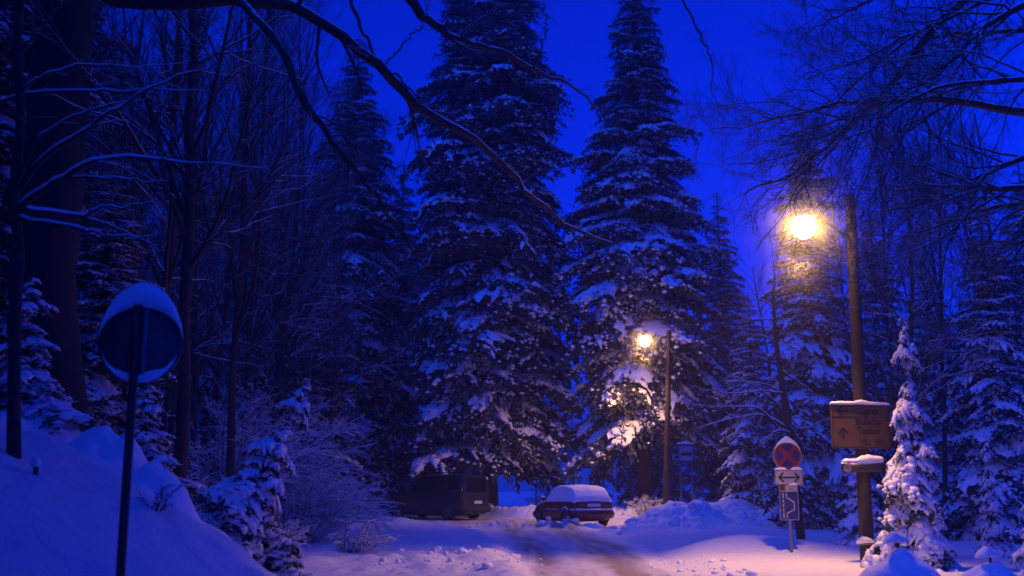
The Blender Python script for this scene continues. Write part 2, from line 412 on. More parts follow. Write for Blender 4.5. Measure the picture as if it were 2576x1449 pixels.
def street_lamp(base, top, lamp, label, power, glare_globe, aim, glow, cone, soft):
    base = np.array(base); t = thing('street_lamp', label, 'street lamp', base, 0, 'wooden lamp posts along the road')
    L = lambda p: np.array(p) - base
    g = G(); n = 9; f = np.linspace(0, 1, n)[:, None]; pts = L(base) * (1 - f) + L(top) * f; pts[0, 2] -= .4
    g.tube(pts, np.linspace(.135, .10, n), 14, wob=.03); g.build('pole', 'pole', t)
    # the arm leaves the pole a little below its top
    a0 = L(np.array(base) + (np.array(top) - base) * (.865 if glare_globe < .235 else .8)); a2 = L(lamp) + np.array([0, 0, glare_globe * .9]); am = (a0 + a2) / 2 + np.array([0, 0, .10])
    arm = G().tube(resample([a0, am, a2], 9), .028, 8)
    arm.box(a0, (.05, .05, .12)); arm.build('arm', 'dark', t)
    lp = L(lamp)
    h = G().lathe([(0.001, .0), (glare_globe * .35, -.02), (glare_globe * .62, -.07), (glare_globe * .64, -.10), (glare_globe * .60, -.10)], seg=20, o=lp + np.array([0, 0, glare_globe * .95]))
    h.build('lamp_hood', 'dark', t)
    sn = G().lathe([(glare_globe * .62, -.06), (glare_globe * .5, .0), (glare_globe * .3, .05), (.001, .06)], seg=16, o=lp + np.array([0, 0, glare_globe * .95])); sn.build('snow_cap', 'snow', t)
    gl = G().lathe([(glare_globe * math.cos(a) + 1e-4, glare_globe * math.sin(a)) for a in np.linspace(-math.pi / 2, 1.15, 12)], seg=22, o=lp)  # round glowing shape stands for the glare that hides the lamp head
    gl.build('glare_globe', glow, t)
    ld = bpy.data.lights.new('lamp_light', 'SPOT'); ld.energy = power; ld.color = LAMP_COL; ld.spot_size = R(cone); ld.spot_blend = soft; ld.shadow_soft_size = .13
    lo = bpy.data.objects.new('lamp_light', ld); COL.objects.link(lo); lo.parent = t
    lo.location = lp - np.array([0, 0, glare_globe + .12]); d = Vector(np.array(aim) - np.array(lamp)); lo.rotation_euler = d.to_track_quat('-Z', 'Y').to_euler()
    return t
LP1 = P(2022, 570, 18.8); T1 = P(2138, 490, 19.4); B1 = P(2181, 1392, 19.4); B1[2] = gz(B1[0], B1[1])
street_lamp(B1, T1, LP1, 'nearer street lamp with a round bright glare on a wooden pole carrying the yellow sign', 1950, .23, (3.1, 17.9, 0), 'glow', 102, .75)
LP2 = P(1622, 858, 43.0); T2 = P(1683, 832, 43.6); B2 = P(1674, 1280, 43.6); B2[2] = gz(B2[0], B2[1]) - .05
street_lamp(B2, T2, LP2, 'farther street lamp glowing in front of the tall spruce, behind the red car', 1600, .24, (2.9, 43.2, 0), 'glow', 138, .9)
# overhead wire between the two poles
wa = T2 - [0, 0, .25]; wb = T1 - [0, 0, .3]; f = np.linspace(0, 1, 30)[:, None]
wp = wa * (1 - f) + wb * f; wp[:, 2] -= 4 * 1.1 * (f * (1 - f))[:, 0]
tag(G().tube(wp, .009, 5).build('overhead_wire', 'dark'), 'thin slack wire strung between the two lamp poles', 'wire')

# ------------------------------------------------------------------ signs
DG = None
def text_arrays(s, size, sx=.86, bold=0.0):
    cu = bpy.data.curves.new('t', 'FONT'); cu.body = s; cu.size = size; cu.align_x = 'CENTER'; cu.align_y = 'CENTER'; cu.offset = bold; cu.resolution_u = 3
    o = bpy.data.objects.new('t', cu); COL.objects.link(o); dg = bpy.context.evaluated_depsgraph_get(); dg.update()
    me = bpy.data.meshes.new_from_object(o.evaluated_get(dg)); me.calc_loop_triangles()
    V = np.array([v.co[:] for v in me.vertices]).reshape(-1, 3); T = np.array([t.vertices[:] for t in me.loop_triangles]).reshape(-1, 3)
    bpy.data.objects.remove(o); bpy.data.curves.remove(cu); bpy.data.meshes.remove(me)
    V[:, 0] *= sx; return V, T
def put_text(g, s, size, x, z, y, sx=.86, bold=.002):
    V, T = text_arrays(s, size, sx, bold); W3 = np.c_[V[:, 0] + x, np.full(len(V), y), V[:, 1] + z]; g.add(W3, T)

# yellow direction sign on the near pole
ys = np.array([(P(2092, 1072, 19.2)[0] + P(2241, 1072, 19.2)[0]) / 2, 19.22, P(2166, 1072, 19.2)[2]])
SW, SH = 1.09, .83
t = thing('direction_sign', 'yellow direction sign reading Zagreb and Stubičke Toplice with snow along its top edge', 'road sign', ys, R(-3)); t.rotation_euler = (0, R(1.2), R(-3))
G().prism(rrect(SW, SH, .03), 0, .03).build('panel', 'yellow', t, False)
b = G()
for a in ((-SW / 2 + .03, SW / 2 - .03, SH / 2 - .03), (-SW / 2 + .03, SW / 2 - .03, -SH / 2 + .03)): b.stroke([(a[0], a[2]), (a[1], a[2])], .012, -.004, .001)
for sx in (-1, 1): b.stroke([(sx * (SW / 2 - .03), -SH / 2 + .03), (sx * (SW / 2 - .03), SH / 2 - .03)], .012, -.0045, .001)
b.stroke([(-SW / 2 + .03, .17), (SW / 2 - .03, .17)], .01, -.004, .001); b.build('border', 'black', t, False)
for tx, x_, z_, k_ in (('Zagreb', .13, .275, .84), ('Stubičke', .135, .075, .80), ('Toplice', .135, -.085, .80)):
    l = G(); put_text(l, tx, .165, x_, z_, -.003, k_, .0055); l.build('lettering', 'black', t, False)
for cx, tx, sz in ((.07, 'A', .075), (.335, 'SLO', .055)):
    o_ = circ(1, 28); l = G().stroke(np.r_[o_, o_[:1]] * [.088, .05] + [cx, -.285], .007, -.004, 0); put_text(l, tx, sz, cx, -.285, -.003, .9, .0015); l.build('country_oval', 'black', t, False)
l = G(); l.stroke([(-.42, .28), (-.24, .28)], .035, -.004, 0); l.stroke([(-.335, .365), (-.425, .28), (-.335, .195)], .035, -.0045, 0); l.build('arrow', 'black', t, False)
l = G(); l.stroke([(-.33, -.23), (-.33, -.05)], .035, -.004, 0); l.stroke([(-.41, -.13), (-.33, -.04), (-.25, -.13)], .035, -.0045, 0); l.build('arrow', 'black', t, False)
s = G(); ridge(s, [(-SW / 2, .012, SH / 2 - .01), (-.2, .012, SH / 2 - .01), (.02, .012, SH / 2), (.2, .012, SH / 2 - .01), (SW / 2, .012, SH / 2 - .01)], [.022, .035, .03, .05, .038, .03, .024], .045); s.build('snow_cap', 'snow', t)
for z_ in (-.25, .25): G().box((0, .06, z_), (.17, .03, .03)).build('bracket', 'steel', t, False)
# snow-capped log nailed across the pole
lg = P(2150, 1176, 19.15); t = thing('log_crossbar', 'short round log fixed across the pole under the yellow sign, capped with snow', 'log', lg, R(4))
g = G().tube(np.array([[-.24, -.06, 0], [0, -.05, .012], [.24, -.05, .02], [.5, -.05, .03]]), [.105, .10, .1, .095], 16, wob=.09); g.build('log', 'log', t)
g = G().lathe([(.001, 0), (.06, .002), (.075, 0)], 'y', 16); V, F = g.arrays(); V = V * [1, 1, 1]
mk('cut_end', np.c_[V[:, 0] - .20, V[:, 1] - .165, V[:, 2] - .015], F, 'cut', t)
s = G(); ridge(s, [(-.25, -.05, .075), (-.05, -.05, .08), (.2, -.05, .085), (.5, -.05, .10)], [.035, .05, .045, .05, .08, .085, .07, .06], .10); s.build('snow_cap', 'snow', t)
# small snow ledge low on the pole
t = P(2172, 1366, 19.2); s = G(); ridge(s, [(-.16, -.10, 0), (0, -.13, .02), (.16, -.10, .01)], [.02, .07, .05, .02], .08)
e = thing('pole_clamp', 'steel clamp low on the near lamp pole with a small wedge of snow on it', 'clamp', t)
s.build('snow_cap', 'snow', e); G().lathe([(.145, -.03), (.155, -.03), (.155, .0), (.145, .0)], seg=20).build('band', 'steel', e)

# no-stopping sign post with two plates
D2 = 21.4
sc = P(1980.5, 1146, D2); bx = P(1978, 1396, D2)
t = thing('sign_post', 'post with round red and blue no stopping sign, double arrow plate and blue lay-by plate', 'road sign', (sc[0], D2, gz(sc[0], D2)))
z0 = sc[2] - gz(sc[0], D2); k_ = D2 / 2576
def zz(Y): return P(1980, Y, D2)[2] - gz(sc[0], D2)
def xx(X): return P(X, 1146, D2)[0] - sc[0]
G().tube([(-.0, .035, -.4), (0, .035, z0 + .25)], .030, 10).build('post', 'steel', t)
RR = 34.5 * k_
fc = thing('round_sign', None, None, (0, 0, z0)); fc.parent = t
G().prism(circ(RR, 48), -.012, .0).build('disc', 'red', fc, False)
b = G()
for q4 in range(4):
    a = q4 * math.pi / 2; r_ = RR * .78; hw = RR * .15; off = math.asin(hw / r_)
    arc = circ(r_, 10, a - math.pi / 4 + off, a + math.pi / 4 - off, end=True); tip = [(hw * math.sqrt(2) * math.cos(a), hw * math.sqrt(2) * math.sin(a))]
    b.prism(np.r_[tip, arc], -.017, -.010)
b.build('blue_field', 'blue', fc, False)
rim = circ(RR + .004, 49, end=True); G().stroke(rim, .014, -.016, .004).build('rim', 'white', fc, False)
s = G(); A_ = np.linspace(R(15), R(165), 9); ridge(s, [(RR * math.cos(a), -.01, RR * math.sin(a) - .008) for a in A_], [.006, .02, .035, .048, .075, .05, .035, .018, .006], .05, wob=.04); s.build('snow_cap', 'snow', t).location = (0, 0, z0)
# double arrow plate
pw, ph = 69 * k_, 39 * k_; pc = zz(1201)
p2 = G().prism(rrect(pw, ph, .03), -.012, 0).build('arrow_plate', 'white', t, False); p2.location = (xx(1981.5), -.004, pc)
l = G(); q_ = np.array(rrect(pw - .03, ph - .03, .02)); l.stroke(np.r_[q_, q_[:1]], .008, -.016, -.011)
l.stroke([(-.19, 0), (.19, 0)], .032, -.0165, -.011)
for sx in (-1, 1): l.stroke([(sx * .12, .085), (sx * .205, 0), (sx * .12, -.085)], .034, -.017, -.011)
l.build('arrows', 'black', p2, False)
s = G(); ridge(s, [(-pw / 2, 0, ph / 2 - .01), (-.1, 0, ph / 2 - .01), (0, 0, ph / 2 - .01), (.12, 0, ph / 2 - .01), (pw / 2, 0, ph / 2 - .01)], [.012, .035, .03, .008, .008, .035, .04, .015], .045, wob=.05); o_ = s.build('snow_cap', 'snow', t); o_.location = (xx(1981.5), 0, pc)
# lay-by plate with the small number strip above
bw, bh = 46 * k_, 69 * k_; bc = zz(1272)
p3 = G().prism(rrect(bw, bh, .012), -.012, 0).build('layby_plate', 'blue', t, False); p3.location = (xx(1978.5), -.004, bc)
l = G(); q_ = np.array(rrect(bw - .008, bh - .008, .01)); l.stroke(np.r_[q_, q_[:1]], .010, -.0155, -.010)
sx_, sz_ = bw / 290, bh / 435
def bp(px, py): return ((px - 350) * sx_, (1168 - py) * sz_)
for y0, y1 in ((980, 1050), (1080, 1115), (1145, 1180), (1215, 1250), (1280, 1350)): l.stroke([bp(262, y0), bp(262, y1)], .028, -.016, -.011)
l.stroke([bp(314, 978), bp(314, 1045), bp(430, 1115), bp(430, 1225), bp(312, 1285), bp(312, 1352)], .026, -.0165, -.011); l.build('markings', 'white', p3, False)
sh = 15 * k_; st = G().prism(rrect(bw - .004, sh, .004), -.012, 0).build('number_strip', 'white', t, False); st.location = (xx(1978.5), -.004, bc + bh / 2 + sh / 2 + .004)
yb = G().prism([(-bw / 2 + .01, -sh / 2 + .006), (-bw * .17, -sh / 2 + .006), (-bw * .17, sh / 2 - .006), (-bw / 2 + .01, sh / 2 - .006)], -.015, -.011).build('number_field', 'yellow', st, False)
l = G(); put_text(l, '41', .10, -bw * .33, 0, -.0162, .8, .003); l.build('number', 'black', st, False); l = G(); put_text(l, '700 m', .04, bw * .17, -sh * .2, -.0142, .9, .001); l.build('distance', 'black', st, False)
s = G(); ridge(s, [(-.02, 0, sh / 2 - .005), (.08, 0, sh / 2 - .005), (bw / 2, 0, sh / 2 - .005)], [.003, .012, .024, .03, .008], .04); o_ = s.build('snow_cap', 'snow', st)

# bus stop sign
D3 = 37.5; c0 = P(1725.5, 1140, D3); gb = gz(c0[0], D3)
t = thing('bus_stop_sign', 'square blue framed bus stop sign with a dark bus symbol, standing behind the snow heaps', 'road sign', (c0[0], D3, gb), R(4))
k3 = D3 / 2576; w_, h_ = 43 * k3, 46 * k3; zc = c0[2] - gb
fr = G().prism(rrect(w_, h_, .03), -.02, .02).build('frame', 'blue', t, False); fr.location = (0, 0, zc)
pn = G().prism(rrect(w_ * .80, h_ * .80, .01), -.026, -.018).build('panel', 'white', t, False); pn.location = (0, 0, zc)
l = G(); l.prism(rrect(w_ * .68, h_ * .13, .02, 0, -.04), -.031, -.024)
for cx in (-.16, .15): l.prism(circ(.028, 14, cx=cx, cz=-.085), -.033, -.024)
for q4 in range(7): l.prism(rrect(.042, .03, .004, -.17 + q4 * .056, .035), -.030, -.024)
l.build('bus_symbol', 'black', pn, False)
g = G()
for cx in (-.21, .21): g.tube([(cx, .05, -.3), (cx, .05, zc + h_ * .3)], .032, 8)
V, F = g.arrays()
for cx in (-.21, .21): G().tube([(cx, .05, -.3), (cx, .05, zc + h_ * .3)], .032, 8).build('leg', 'steel', t)
s = G(); ridge(s, [(-w_ / 2, 0, zc + h_ / 2 - .01), (0, 0, zc + h_ / 2), (w_ / 2, 0, zc + h_ / 2 - .01)], [.025, .035, .035, .06, .065, .045, .03, .022], .07); s.build('snow_cap', 'snow', t)

# back of the round sign in the near left foreground
D4 = 7.6; c4 = P(350, 862, D4); b4 = P(312, 1449, D4); gb = gz(b4[0], D4)
t = thing('round_sign_back', 'back of a round traffic sign on a leaning post, heavily capped with snow, near left', 'road sign', (b4[0], D4, gb))
cz = c4[2] - gb; cx = c4[0] - b4[0]
f_ = np.linspace(0, 1, 6)[:, None]; p_ = np.array([[-.015, -.02, -.4]]) * (1 - f_) + np.array([[cx - .02, -.02, cz + .28]]) * f_
G().tube(p_, .033, 14).build('post', 'dark', t)
d4 = thing('disc_holder', None, None, (cx, .03, cz)); d4.name = 'disc'; d4.parent = t; d4.rotation_euler = (0, 0, R(12))
R4 = .305
pr = [(.001, 0.0), (R4 - .012, 0.0), (R4 - .008, -.018), (R4, -.018), (R4, .012), (.001, .012)]
G().lathe([(a, -b_) for a, b_ in pr], 'y', 48).build('plate', 'backplate', d4)
g = G(); g.box((.035, -.016, .02), (.012, .014, .24)); g.build('rail', 'steel', d4, False)
s = G(); A_ = np.linspace(R(8), R(172), 13); ridge(s, [((R4) * math.cos(a), -.0, (R4) * math.sin(a) - .01) for a in A_], [.012, .03, .05, .07, .085, .095, .10, .095, .085, .07, .05, .03, .012], .075, 10, .05)
s.build('snow_cap', 'snow', d4)
s = G(); A_ = np.linspace(R(188), R(352), 13); ridge(s, [((R4 - .03) * math.cos(a), -.012, (R4 - .03) * math.sin(a) - .015) for a in A_], [.004, .008, .015, .02, .03, .034, .03, .045, .036, .02, .022, .008, .004], .018, 10, .2)
s.build('rim_snow', 'snow', d4)

# ------------------------------------------------------------------ vehicles
class Car:
    def __init__(s, st, name, label, loc, rz, mat):
        st = np.array(st, float); L = st[-1, 0]; s.L = L
        xs = np.unique(np.r_[np.linspace(0, L, 56), st[:, 0]]); q = np.array([np.interp(xs, st[:, 0], st[:, k]) for k in range(1, 6)])
        for _ in range(2):
            p = q.copy(); p[:, 1:-1] = (q[:, :-2] + 2 * q[:, 1:-1] + q[:, 2:]) / 4; q = p
        w, zb, zt, wr, zr = q; h = np.maximum(zr - zt, .02)
        sec = [(0 * w, zb), (w * .82, zb), (w * .97, zb + .06), (w, zb + .16), (w * 1.005, (zb + zt) / 2), (w * .995, zt - .1), (w * .965, zt), (wr + (w * .965 - wr) * .45, zt + h * .5), (wr + .01, zr - h * .12), (wr * .95, zr - h * .03), (wr * .8, zr), (0 * w, zr + .025)]
        s.g = np.stack([np.stack([xs, -a, b], -1) for a, b in sec], 1)     # visible side is -y
        s.xs = xs; s.nv = len(sec); s.t = thing(name, label, 'car', loc, rz)
        g = G(); n, m = s.g.shape[:2]; i = (np.arange(n - 1)[:, None] * m + np.arange(m - 1)[None]).ravel()
        F = np.c_[i, i + m, i + m + 1, i + 1]; V = s.g.reshape(-1, 3); g.add(V, F[:, ::-1] if False else F); g.add(V * [1, -1, 1], F[:, ::-1])
        for e in (0, n - 1):
            r = s.g[e]; ring = np.r_[r, (r * [1, -1, 1])[-2:0:-1]]; k = len(ring); ii = np.arange(k); g.add(np.r_[ring, [ring.mean(0)]], np.c_[ii, np.roll(ii, -1), np.full(k, k)] if e else np.c_[np.roll(ii, -1), ii, np.full(k, k)])
        s.body = g.build('body', mat, s.t)
    def at(s, x, v):
        fx = np.interp(x, s.xs, np.arange(len(s.xs))); i = np.clip(fx.astype(int), 0, len(s.xs) - 2); a = (fx - i)[..., None]
        j = np.clip(v.astype(int), 0, s.nv - 2); b = (v - j)[..., None]; g = s.g
        return (g[i, j] * (1 - a) + g[i + 1, j] * a) * (1 - b) + (g[i, j + 1] * (1 - a) + g[i + 1, j + 1] * a) * b
    def patch(s, poly, off, name, mat, nu=14, nvv=8, thick=None, mirror=True, parent=None):
        """poly: four (x, v) corners; off: distance from the body"""
        u, w = np.meshgrid(np.linspace(0, 1, nu), np.linspace(0, 1, nvv), indexing='ij'); c = np.array(poly, float)
        q = (c[0] * ((1 - u) * (1 - w))[..., None] + c[1] * (u * (1 - w))[..., None] + c[2] * (u * w)[..., None] + c[3] * ((1 - u) * w)[..., None])
        p = s.at(q[..., 0], q[..., 1]); nn = nrm(np.cross(np.gradient(p, axis=0), np.gradient(p, axis=1))); nn = np.where(nn[..., 1:2] > .02, -nn, nn); nn = np.where((nn[..., 2:3] < -.3), -nn, nn)
        o = off if thick is None else thick(u, w, p)
        p = p + nn * np.asarray(o)[..., None] if np.ndim(o) else p + nn * o
        g = G(); i = (np.arange(nu - 1)[:, None] * nvv + np.arange(nvv - 1)[None]).ravel(); F = np.c_[i, i + nvv, i + nvv + 1, i + 1]; V = p.reshape(-1, 3)
        if mirror == 'both': g.add(V, F); g.add(V * [1, -1, 1], F[:, ::-1]); return g.build(name, mat, parent or s.t)
        g.add(V, F); r = g.build(name, mat, parent or s.t)
        if mirror: mk(name, V * [1, -1, 1], [F[:, ::-1]], mat, parent or s.t)
        return r
    def wheels(s, xsw, r, w, spokes, rimmat):
        for x in xsw:
            for sd in (-1, 1):
                arch = G().lathe([(.001, 0), (r + .075, 0), (r + .075, .05), (.001, .05)], 'y', 28); V, F = arch.arrays()
                yy = s.at(np.array([x]), np.array([3.6]))[0, 1] * -1
                V = V * [1, sd, 1] + [x, sd * (yy - .035), r + .02]; V[:, 2] = np.maximum(V[:, 2], .22); mk('wheel_arch', V, F, 'rubber', s.t, False)
                wh = thing('wheel', None, None, (x, sd * (yy - .07), r)); wh.parent = s.t
                G().lathe([(r * .62, -w / 2), (r * .92, -w / 2), (r, -w / 2 + .035), (r, w / 2 - .035), (r * .92, w / 2), (r * .62, w / 2)], 'y', 28).build('tyre', 'rubber', wh)
                rm = G().lathe([(.001, -.01), (r * .58, -.01), (r * .66, -w / 2 + .01), (r * .66, w / 2 - .01)], 'y', 24)
                V, F = rm.arrays(); g = G(); g.add(V * [1, -sd, 1] if sd > 0 else V, *F)
                for k in range(spokes):
                    a = 2 * math.pi * k / spokes; d = np.array([math.cos(a), 0, math.sin(a)])
                    g.tube([d * .04 + [0, sd * w * .34, 0], d * r * .64 + [0, sd * w * .44, 0]], .014 if spokes > 8 else .035, 5)
                g.build('rim', rimmat, wh)
vx = P(1090, 1294, 47.0); vz = gz(vx[0], 47.0)
van = Car([(0, .64, .26, .60, .5, .64), (.1, .80, .2, .78, .68, .82), (.5, .88, .18, .95, .76, .99), (1.0, .9, .18, 1.04, .80, 1.10), (1.2, .9, .18, 1.07, .78, 1.25), (1.95, .9, .18, 1.10, .72, 1.76), (2.5, .9, .18, 1.11, .72, 1.83), (4.0, .9, .18, 1.13, .74, 1.82), (4.3, .89, .22, 1.13, .75, 1.77), (4.4, .87, .28, 1.12, .75, 1.70)],
          'parked_van', 'dark grey people carrier parked under the snowy spruce boughs, seen from its rear', (vx[0] - 1.75 * 1.06, 47.0 + 1.2, vz + .01), R(-35), 'van')
for o_ in (van.t,): o_.scale = (1.06, 1.06, 1.06)
van.patch([(1.52, 6.1), (2.42, 6.1), (2.42, 8.0), (2.05, 8.0)], .006, 'window', 'glass'); van.patch([(2.52, 6.1), (3.40, 6.1), (3.40, 8.0), (2.52, 8.0)], .006, 'window', 'glass'); van.patch([(3.5, 6.1), (4.2, 6.1), (4.12, 8.0), (3.5, 8.0)], .006, 'window', 'glass')
van.patch([(1.27, 9.3), (1.88, 9.3), (1.88, 11), (1.27, 11)], .006, 'windscreen', 'glass', mirror='both')
van.patch([(.12, 4.9), (.62, 5.2), (.62, 6.0), (.16, 6.0)], .012, 'headlight', 'chrome'); van.patch([(.25, 2.2), (4.2, 2.2), (4.2, 3.4), (.25, 3.4)], .012, 'side_trim', 'rubber')
g = G().prism(rrect(1.36, .60, .08, 0, 1.40), -.012, 0); V, F = g.arrays(); bk = lambda V, x: np.c_[x - V[:, 1], V[:, 0], V[:, 2]]
mk('rear_window', bk(V, 4.40), F, 'glass', van.t, False)
g = G().prism(rrect(.52, .12, .01, .12, .70), -.03, 0); V, F = g.arrays(); mk('number_plate', bk(V, 4.40), F, 'plate', van.t, False)
g = G().prism(rrect(.9, .05, .02, 0, .84), -.035, 0); V, F = g.arrays(); mk('tailgate_handle', bk(V, 4.40), F, 'dark', van.t, False)
for sd in (-1, 1):
    g = G(); g.tube([(4.30, sd * .875, .82), (4.30, sd * .86, 1.05), (4.27, sd * .83, 1.42)], [.075, .085, .05], 8); g.build('tail_light', 'tail', van.t)
    g = G().tube(resample([(2.0, sd * .66, 1.79), (2.3, sd * .67, 1.885), (3.2, sd * .68, 1.90), (4.0, sd * .68, 1.88), (4.25, sd * .68, 1.78)], 14), .022, 6); g.build('roof_rail', 'dark', van.t)
    g = G().blob((1.55, sd * 1.02, 1.16), (.07, .12, .10), 10, 8, 0); g.tube([(1.55, sd * .86, 1.1), (1.55, sd * .98, 1.14)], .03, 6); g.build('wing_mirror', 'van', van.t)
    for x in (2.3, 3.25): G().tube([(x - .1, sd * .915, 1.0), (x + .1, sd * .92, 1.0)], .018, 6).build('door_handle', 'van', van.t)
G().tube([(3.35, -.90, 1.155), (3.8, -.905, 1.16), (4.2, -.90, 1.165)], .008, 5).build('window_trim', 'chrome', van.t)
g = G(); g.tube(resample([(4.1, -.90, .42), (4.42, -.86, .42), (4.50, -.4, .42), (4.51, 0, .42), (4.50, .4, .42), (4.42, .86, .42), (4.1, .90, .42)], 21), .11, 8, sq=1.25); g.build('bumper', 'rubber', van.t)
g = G(); g.tube(resample([(.55, -.88, .40), (.12, -.80, .40), (-.03, -.45, .40), (-.05, 0, .40), (-.03, .45, .40), (.12, .80, .40), (.55, .88, .40)], 21), .11, 8, sq=1.3); g.build('bumper', 'rubber', van.t)
van.wheels((.86, 3.62), .33, .21, 16, 'steel')

rx = P(1438, 1308, 40.2); rz_ = gz(rx[0], 40.2)
TH = R(-68); off = np.array([math.cos(TH), math.sin(TH)]) * 1.95
car = Car([(0, .60, .27, .52, .5, .56), (.1, .74, .22, .64, .64, .68), (.55, .80, .19, .78, .70, .83), (1.0, .82, .18, .87, .70, .94), (1.2, .82, .18, .89, .68, 1.05), (1.7, .82, .18, .90, .65, 1.33), (2.2, .82, .18, .91, .66, 1.43), (2.95, .82, .18, .93, .66, 1.43), (3.35, .81, .20, .94, .66, 1.36), (3.6, .80, .26, .93, .67, 1.20), (3.78, .78, .34, .90, .68, 1.00), (3.86, .76, .42, .86, .66, .90)],
          'parked_car', 'small red hatchback parked in the lay-by with its roof and windows under snow', (rx[0] - off[0], 40.2 - off[1], rz_), TH, 'redcar')
def lump2(u, w, p): return .045 * (fbm(p[..., 0] * 3.5, p[..., 1] * 3.5 + p[..., 2] * 5, 7, 5) + .3)
edge = lambda u, w, e=.08: np.clip(np.minimum(np.minimum(u, 1 - u) / e, w / e), 0, 1) ** .5
car.patch([(1.02, 6.0), (3.85, 5.7), (3.85, 11), (1.02, 11)], 0, 'snow_cover', 'snow', 44, 26, lambda u, w, p: -.012 + edge(u, w, .05) * (.028 + .05 * sstep(1.15, 1.4, p[..., 2]) + .03 * sstep(3.0, 3.5, p[..., 0]) + lump2(u, w, p)), 'both')
car.patch([(.18, 6.3), (1.05, 6.3), (1.05, 11), (.18, 11)], 0, 'snow_cover', 'snow', 20, 14, lambda u, w, p: -.012 + edge(u, w, .12) * (.03 + lump2(u, w, p)), 'both')
car.patch([(1.42, 6.15), (2.35, 6.15), (2.35, 8.0), (1.85, 8.0)], .002, 'window', 'glass')
car.patch([(.1, 5.0), (.5, 5.3), (.5, 6.0), (.14, 6.0)], .01, 'headlight', 'chrome')
g = G().tube(resample([(3.3, -.80, .47), (3.72, -.77, .47), (3.90, -.45, .47), (3.93, 0, .47), (3.90, .45, .47), (3.72, .77, .47), (3.3, .80, .47)], 25), .145, 10, sq=1.15); g.build('bumper', 'redcar', car.t)
g = G().tube(resample([(.5, -.80, .40), (.08, -.70, .40), (-.05, -.4, .40), (-.07, 0, .40), (-.05, .4, .40), (.08, .7, .40), (.5, .8, .40)], 21), .12, 8, sq=1.2); g.build('bumper', 'redcar', car.t)
s = G(); ridge(s, [(3.5, -.80, .61), (3.78, -.74, .62), (3.93, -.40, .62), (3.95, 0, .62), (3.93, .4, .62), (3.78, .74, .62), (3.5, .80, .61)], [.015, .04, .045, .03, .04, .045, .03, .045, .03, .012], .075); s.build('bumper_snow', 'snow', car.t)
g = G().prism(rrect(.52, .11, .01, 0, .80), -.02, .04); V, F = g.arrays(); mk('number_plate', bk(V, 3.88), F, 'plate', car.t, False)
for sd in (-1, 1):
    g = G().blob((3.80, sd * .66, .82), (.09, .12, .10), 12, 8, 0); g.build('tail_light', 'tail', car.t)
    g = G().blob((1.38, sd * .93, 1.0), (.06, .10, .075), 10, 8, 0); g.tube([(1.38, sd * .78, .95), (1.38, sd * .9, .99)], .025, 6); m_ = g.build('wing_mirror', 'dark', car.t); m_2 = G().blob((1.38, sd * .93, 1.07), (.07, .10, .03), 10, 6, .1).build('mirror_snow', 'snow', m_)
    G().tube([(1.15, sd * .835, .60), (2.9, sd * .84, .61)], .016, 6).build('side_moulding', 'rubber', car.t)
    s = G(); ridge(s, [(1.3, sd * .835, .612), (2.0, sd * .84, .614), (2.8, sd * .84, .615)], [.004, .012, .018, .008, .02, .016, .01, .004], .022, 6); s.build('moulding_snow', 'snow', car.t)
    G().tube([(2.32, sd * .825, .80), (2.48, sd * .825, .80)], .018, 6).build('door_handle', 'redcar', car.t)
    s = G(); A_ = np.linspace(R(25), R(150), 9); ridge(s, [(3.12 + .38 * math.cos(a), sd * .835, .31 + .38 * math.sin(a)) for a in A_], [.01, .03, .04, .045, .04, .03, .02, .01], .03, 6); s.build('arch_snow', 'snow', car.t)
w_ = G().tube([(3.76, -.12, 1.06), (3.75, .14, 1.07)], .03, 6); w_.build('rear_wiper', 'dark', car.t)
G().tube([(2.75, 0, 1.46), (2.9, 0, 1.56)], .006, 4).build('aerial', 'dark', car.t)
car.wheels((.72, 3.12), .30, .18, 6, 'steel')

# ------------------------------------------------------------------ bare trees
def limbs_from(lines, n=18, wig=.0):
    """explicit limbs: list of (points [(X, Y, d)...], r0, r1) -> list of (pts, rad)"""
    out = []
    for pts, r0, r1 in lines:
        q_ = [P(*q) if len(q) == 3 else np.array(q[1:], float) for q in pts]
        if len(pts[0]) == 4:      # limbs that leave a trunk outside the view: straight on from the first seen point, then into the trunk
            e = q_[1] + nrm(q_[1] - q_[2]) * 1.4; q_[0][2] = e[2] + nrm(q_[1] - q_[2])[2] * 1.5; q_.insert(1, e)
        p = resample(q_, n)
        if wig: p[1:] += wig * rng.normal(size=(n - 1, 3)) * np.linspace(.3, 1, n - 1)[:, None]
        out.append((p, np.linspace(r0, r1, n)))
    return out
def grow_twigs(levels, pts, rad, steps):
    for kw in steps:
        pts, rad = children(pts, rad, **kw); levels.append((pts, rad))
def tree_meshes(t, trunk, limbs, levels, bark='bark', twig='twig', snow_levels=2, sides=(9, 5, 4, 3, 3), snow_kw=None):
    if trunk is not None:
        g = G().tube(trunk[0], trunk[1], 14, wob=.05); g.build('trunk', bark if trunk[1][-1] < .2 else 'oldbark', t)
    g = G(); s = G(); kw = snow_kw or {}
    for p, r in limbs:
        V, F = tubes(p[None], r[None], sides[0], wob=.10); g.add(V, F); V, F = snow_on(p[None], r[None], **kw); s.add(V, F)
    for k, (p, r) in enumerate(levels):
        V, F = tubes(p, r, sides[min(k + 1, 4)]); g.add(V, F)
        if k < snow_levels: V, F = snow_on(p, r, **kw); s.add(V, F)
    g.build('branches', twig, t); s.build('snow_cover', 'snow', t)

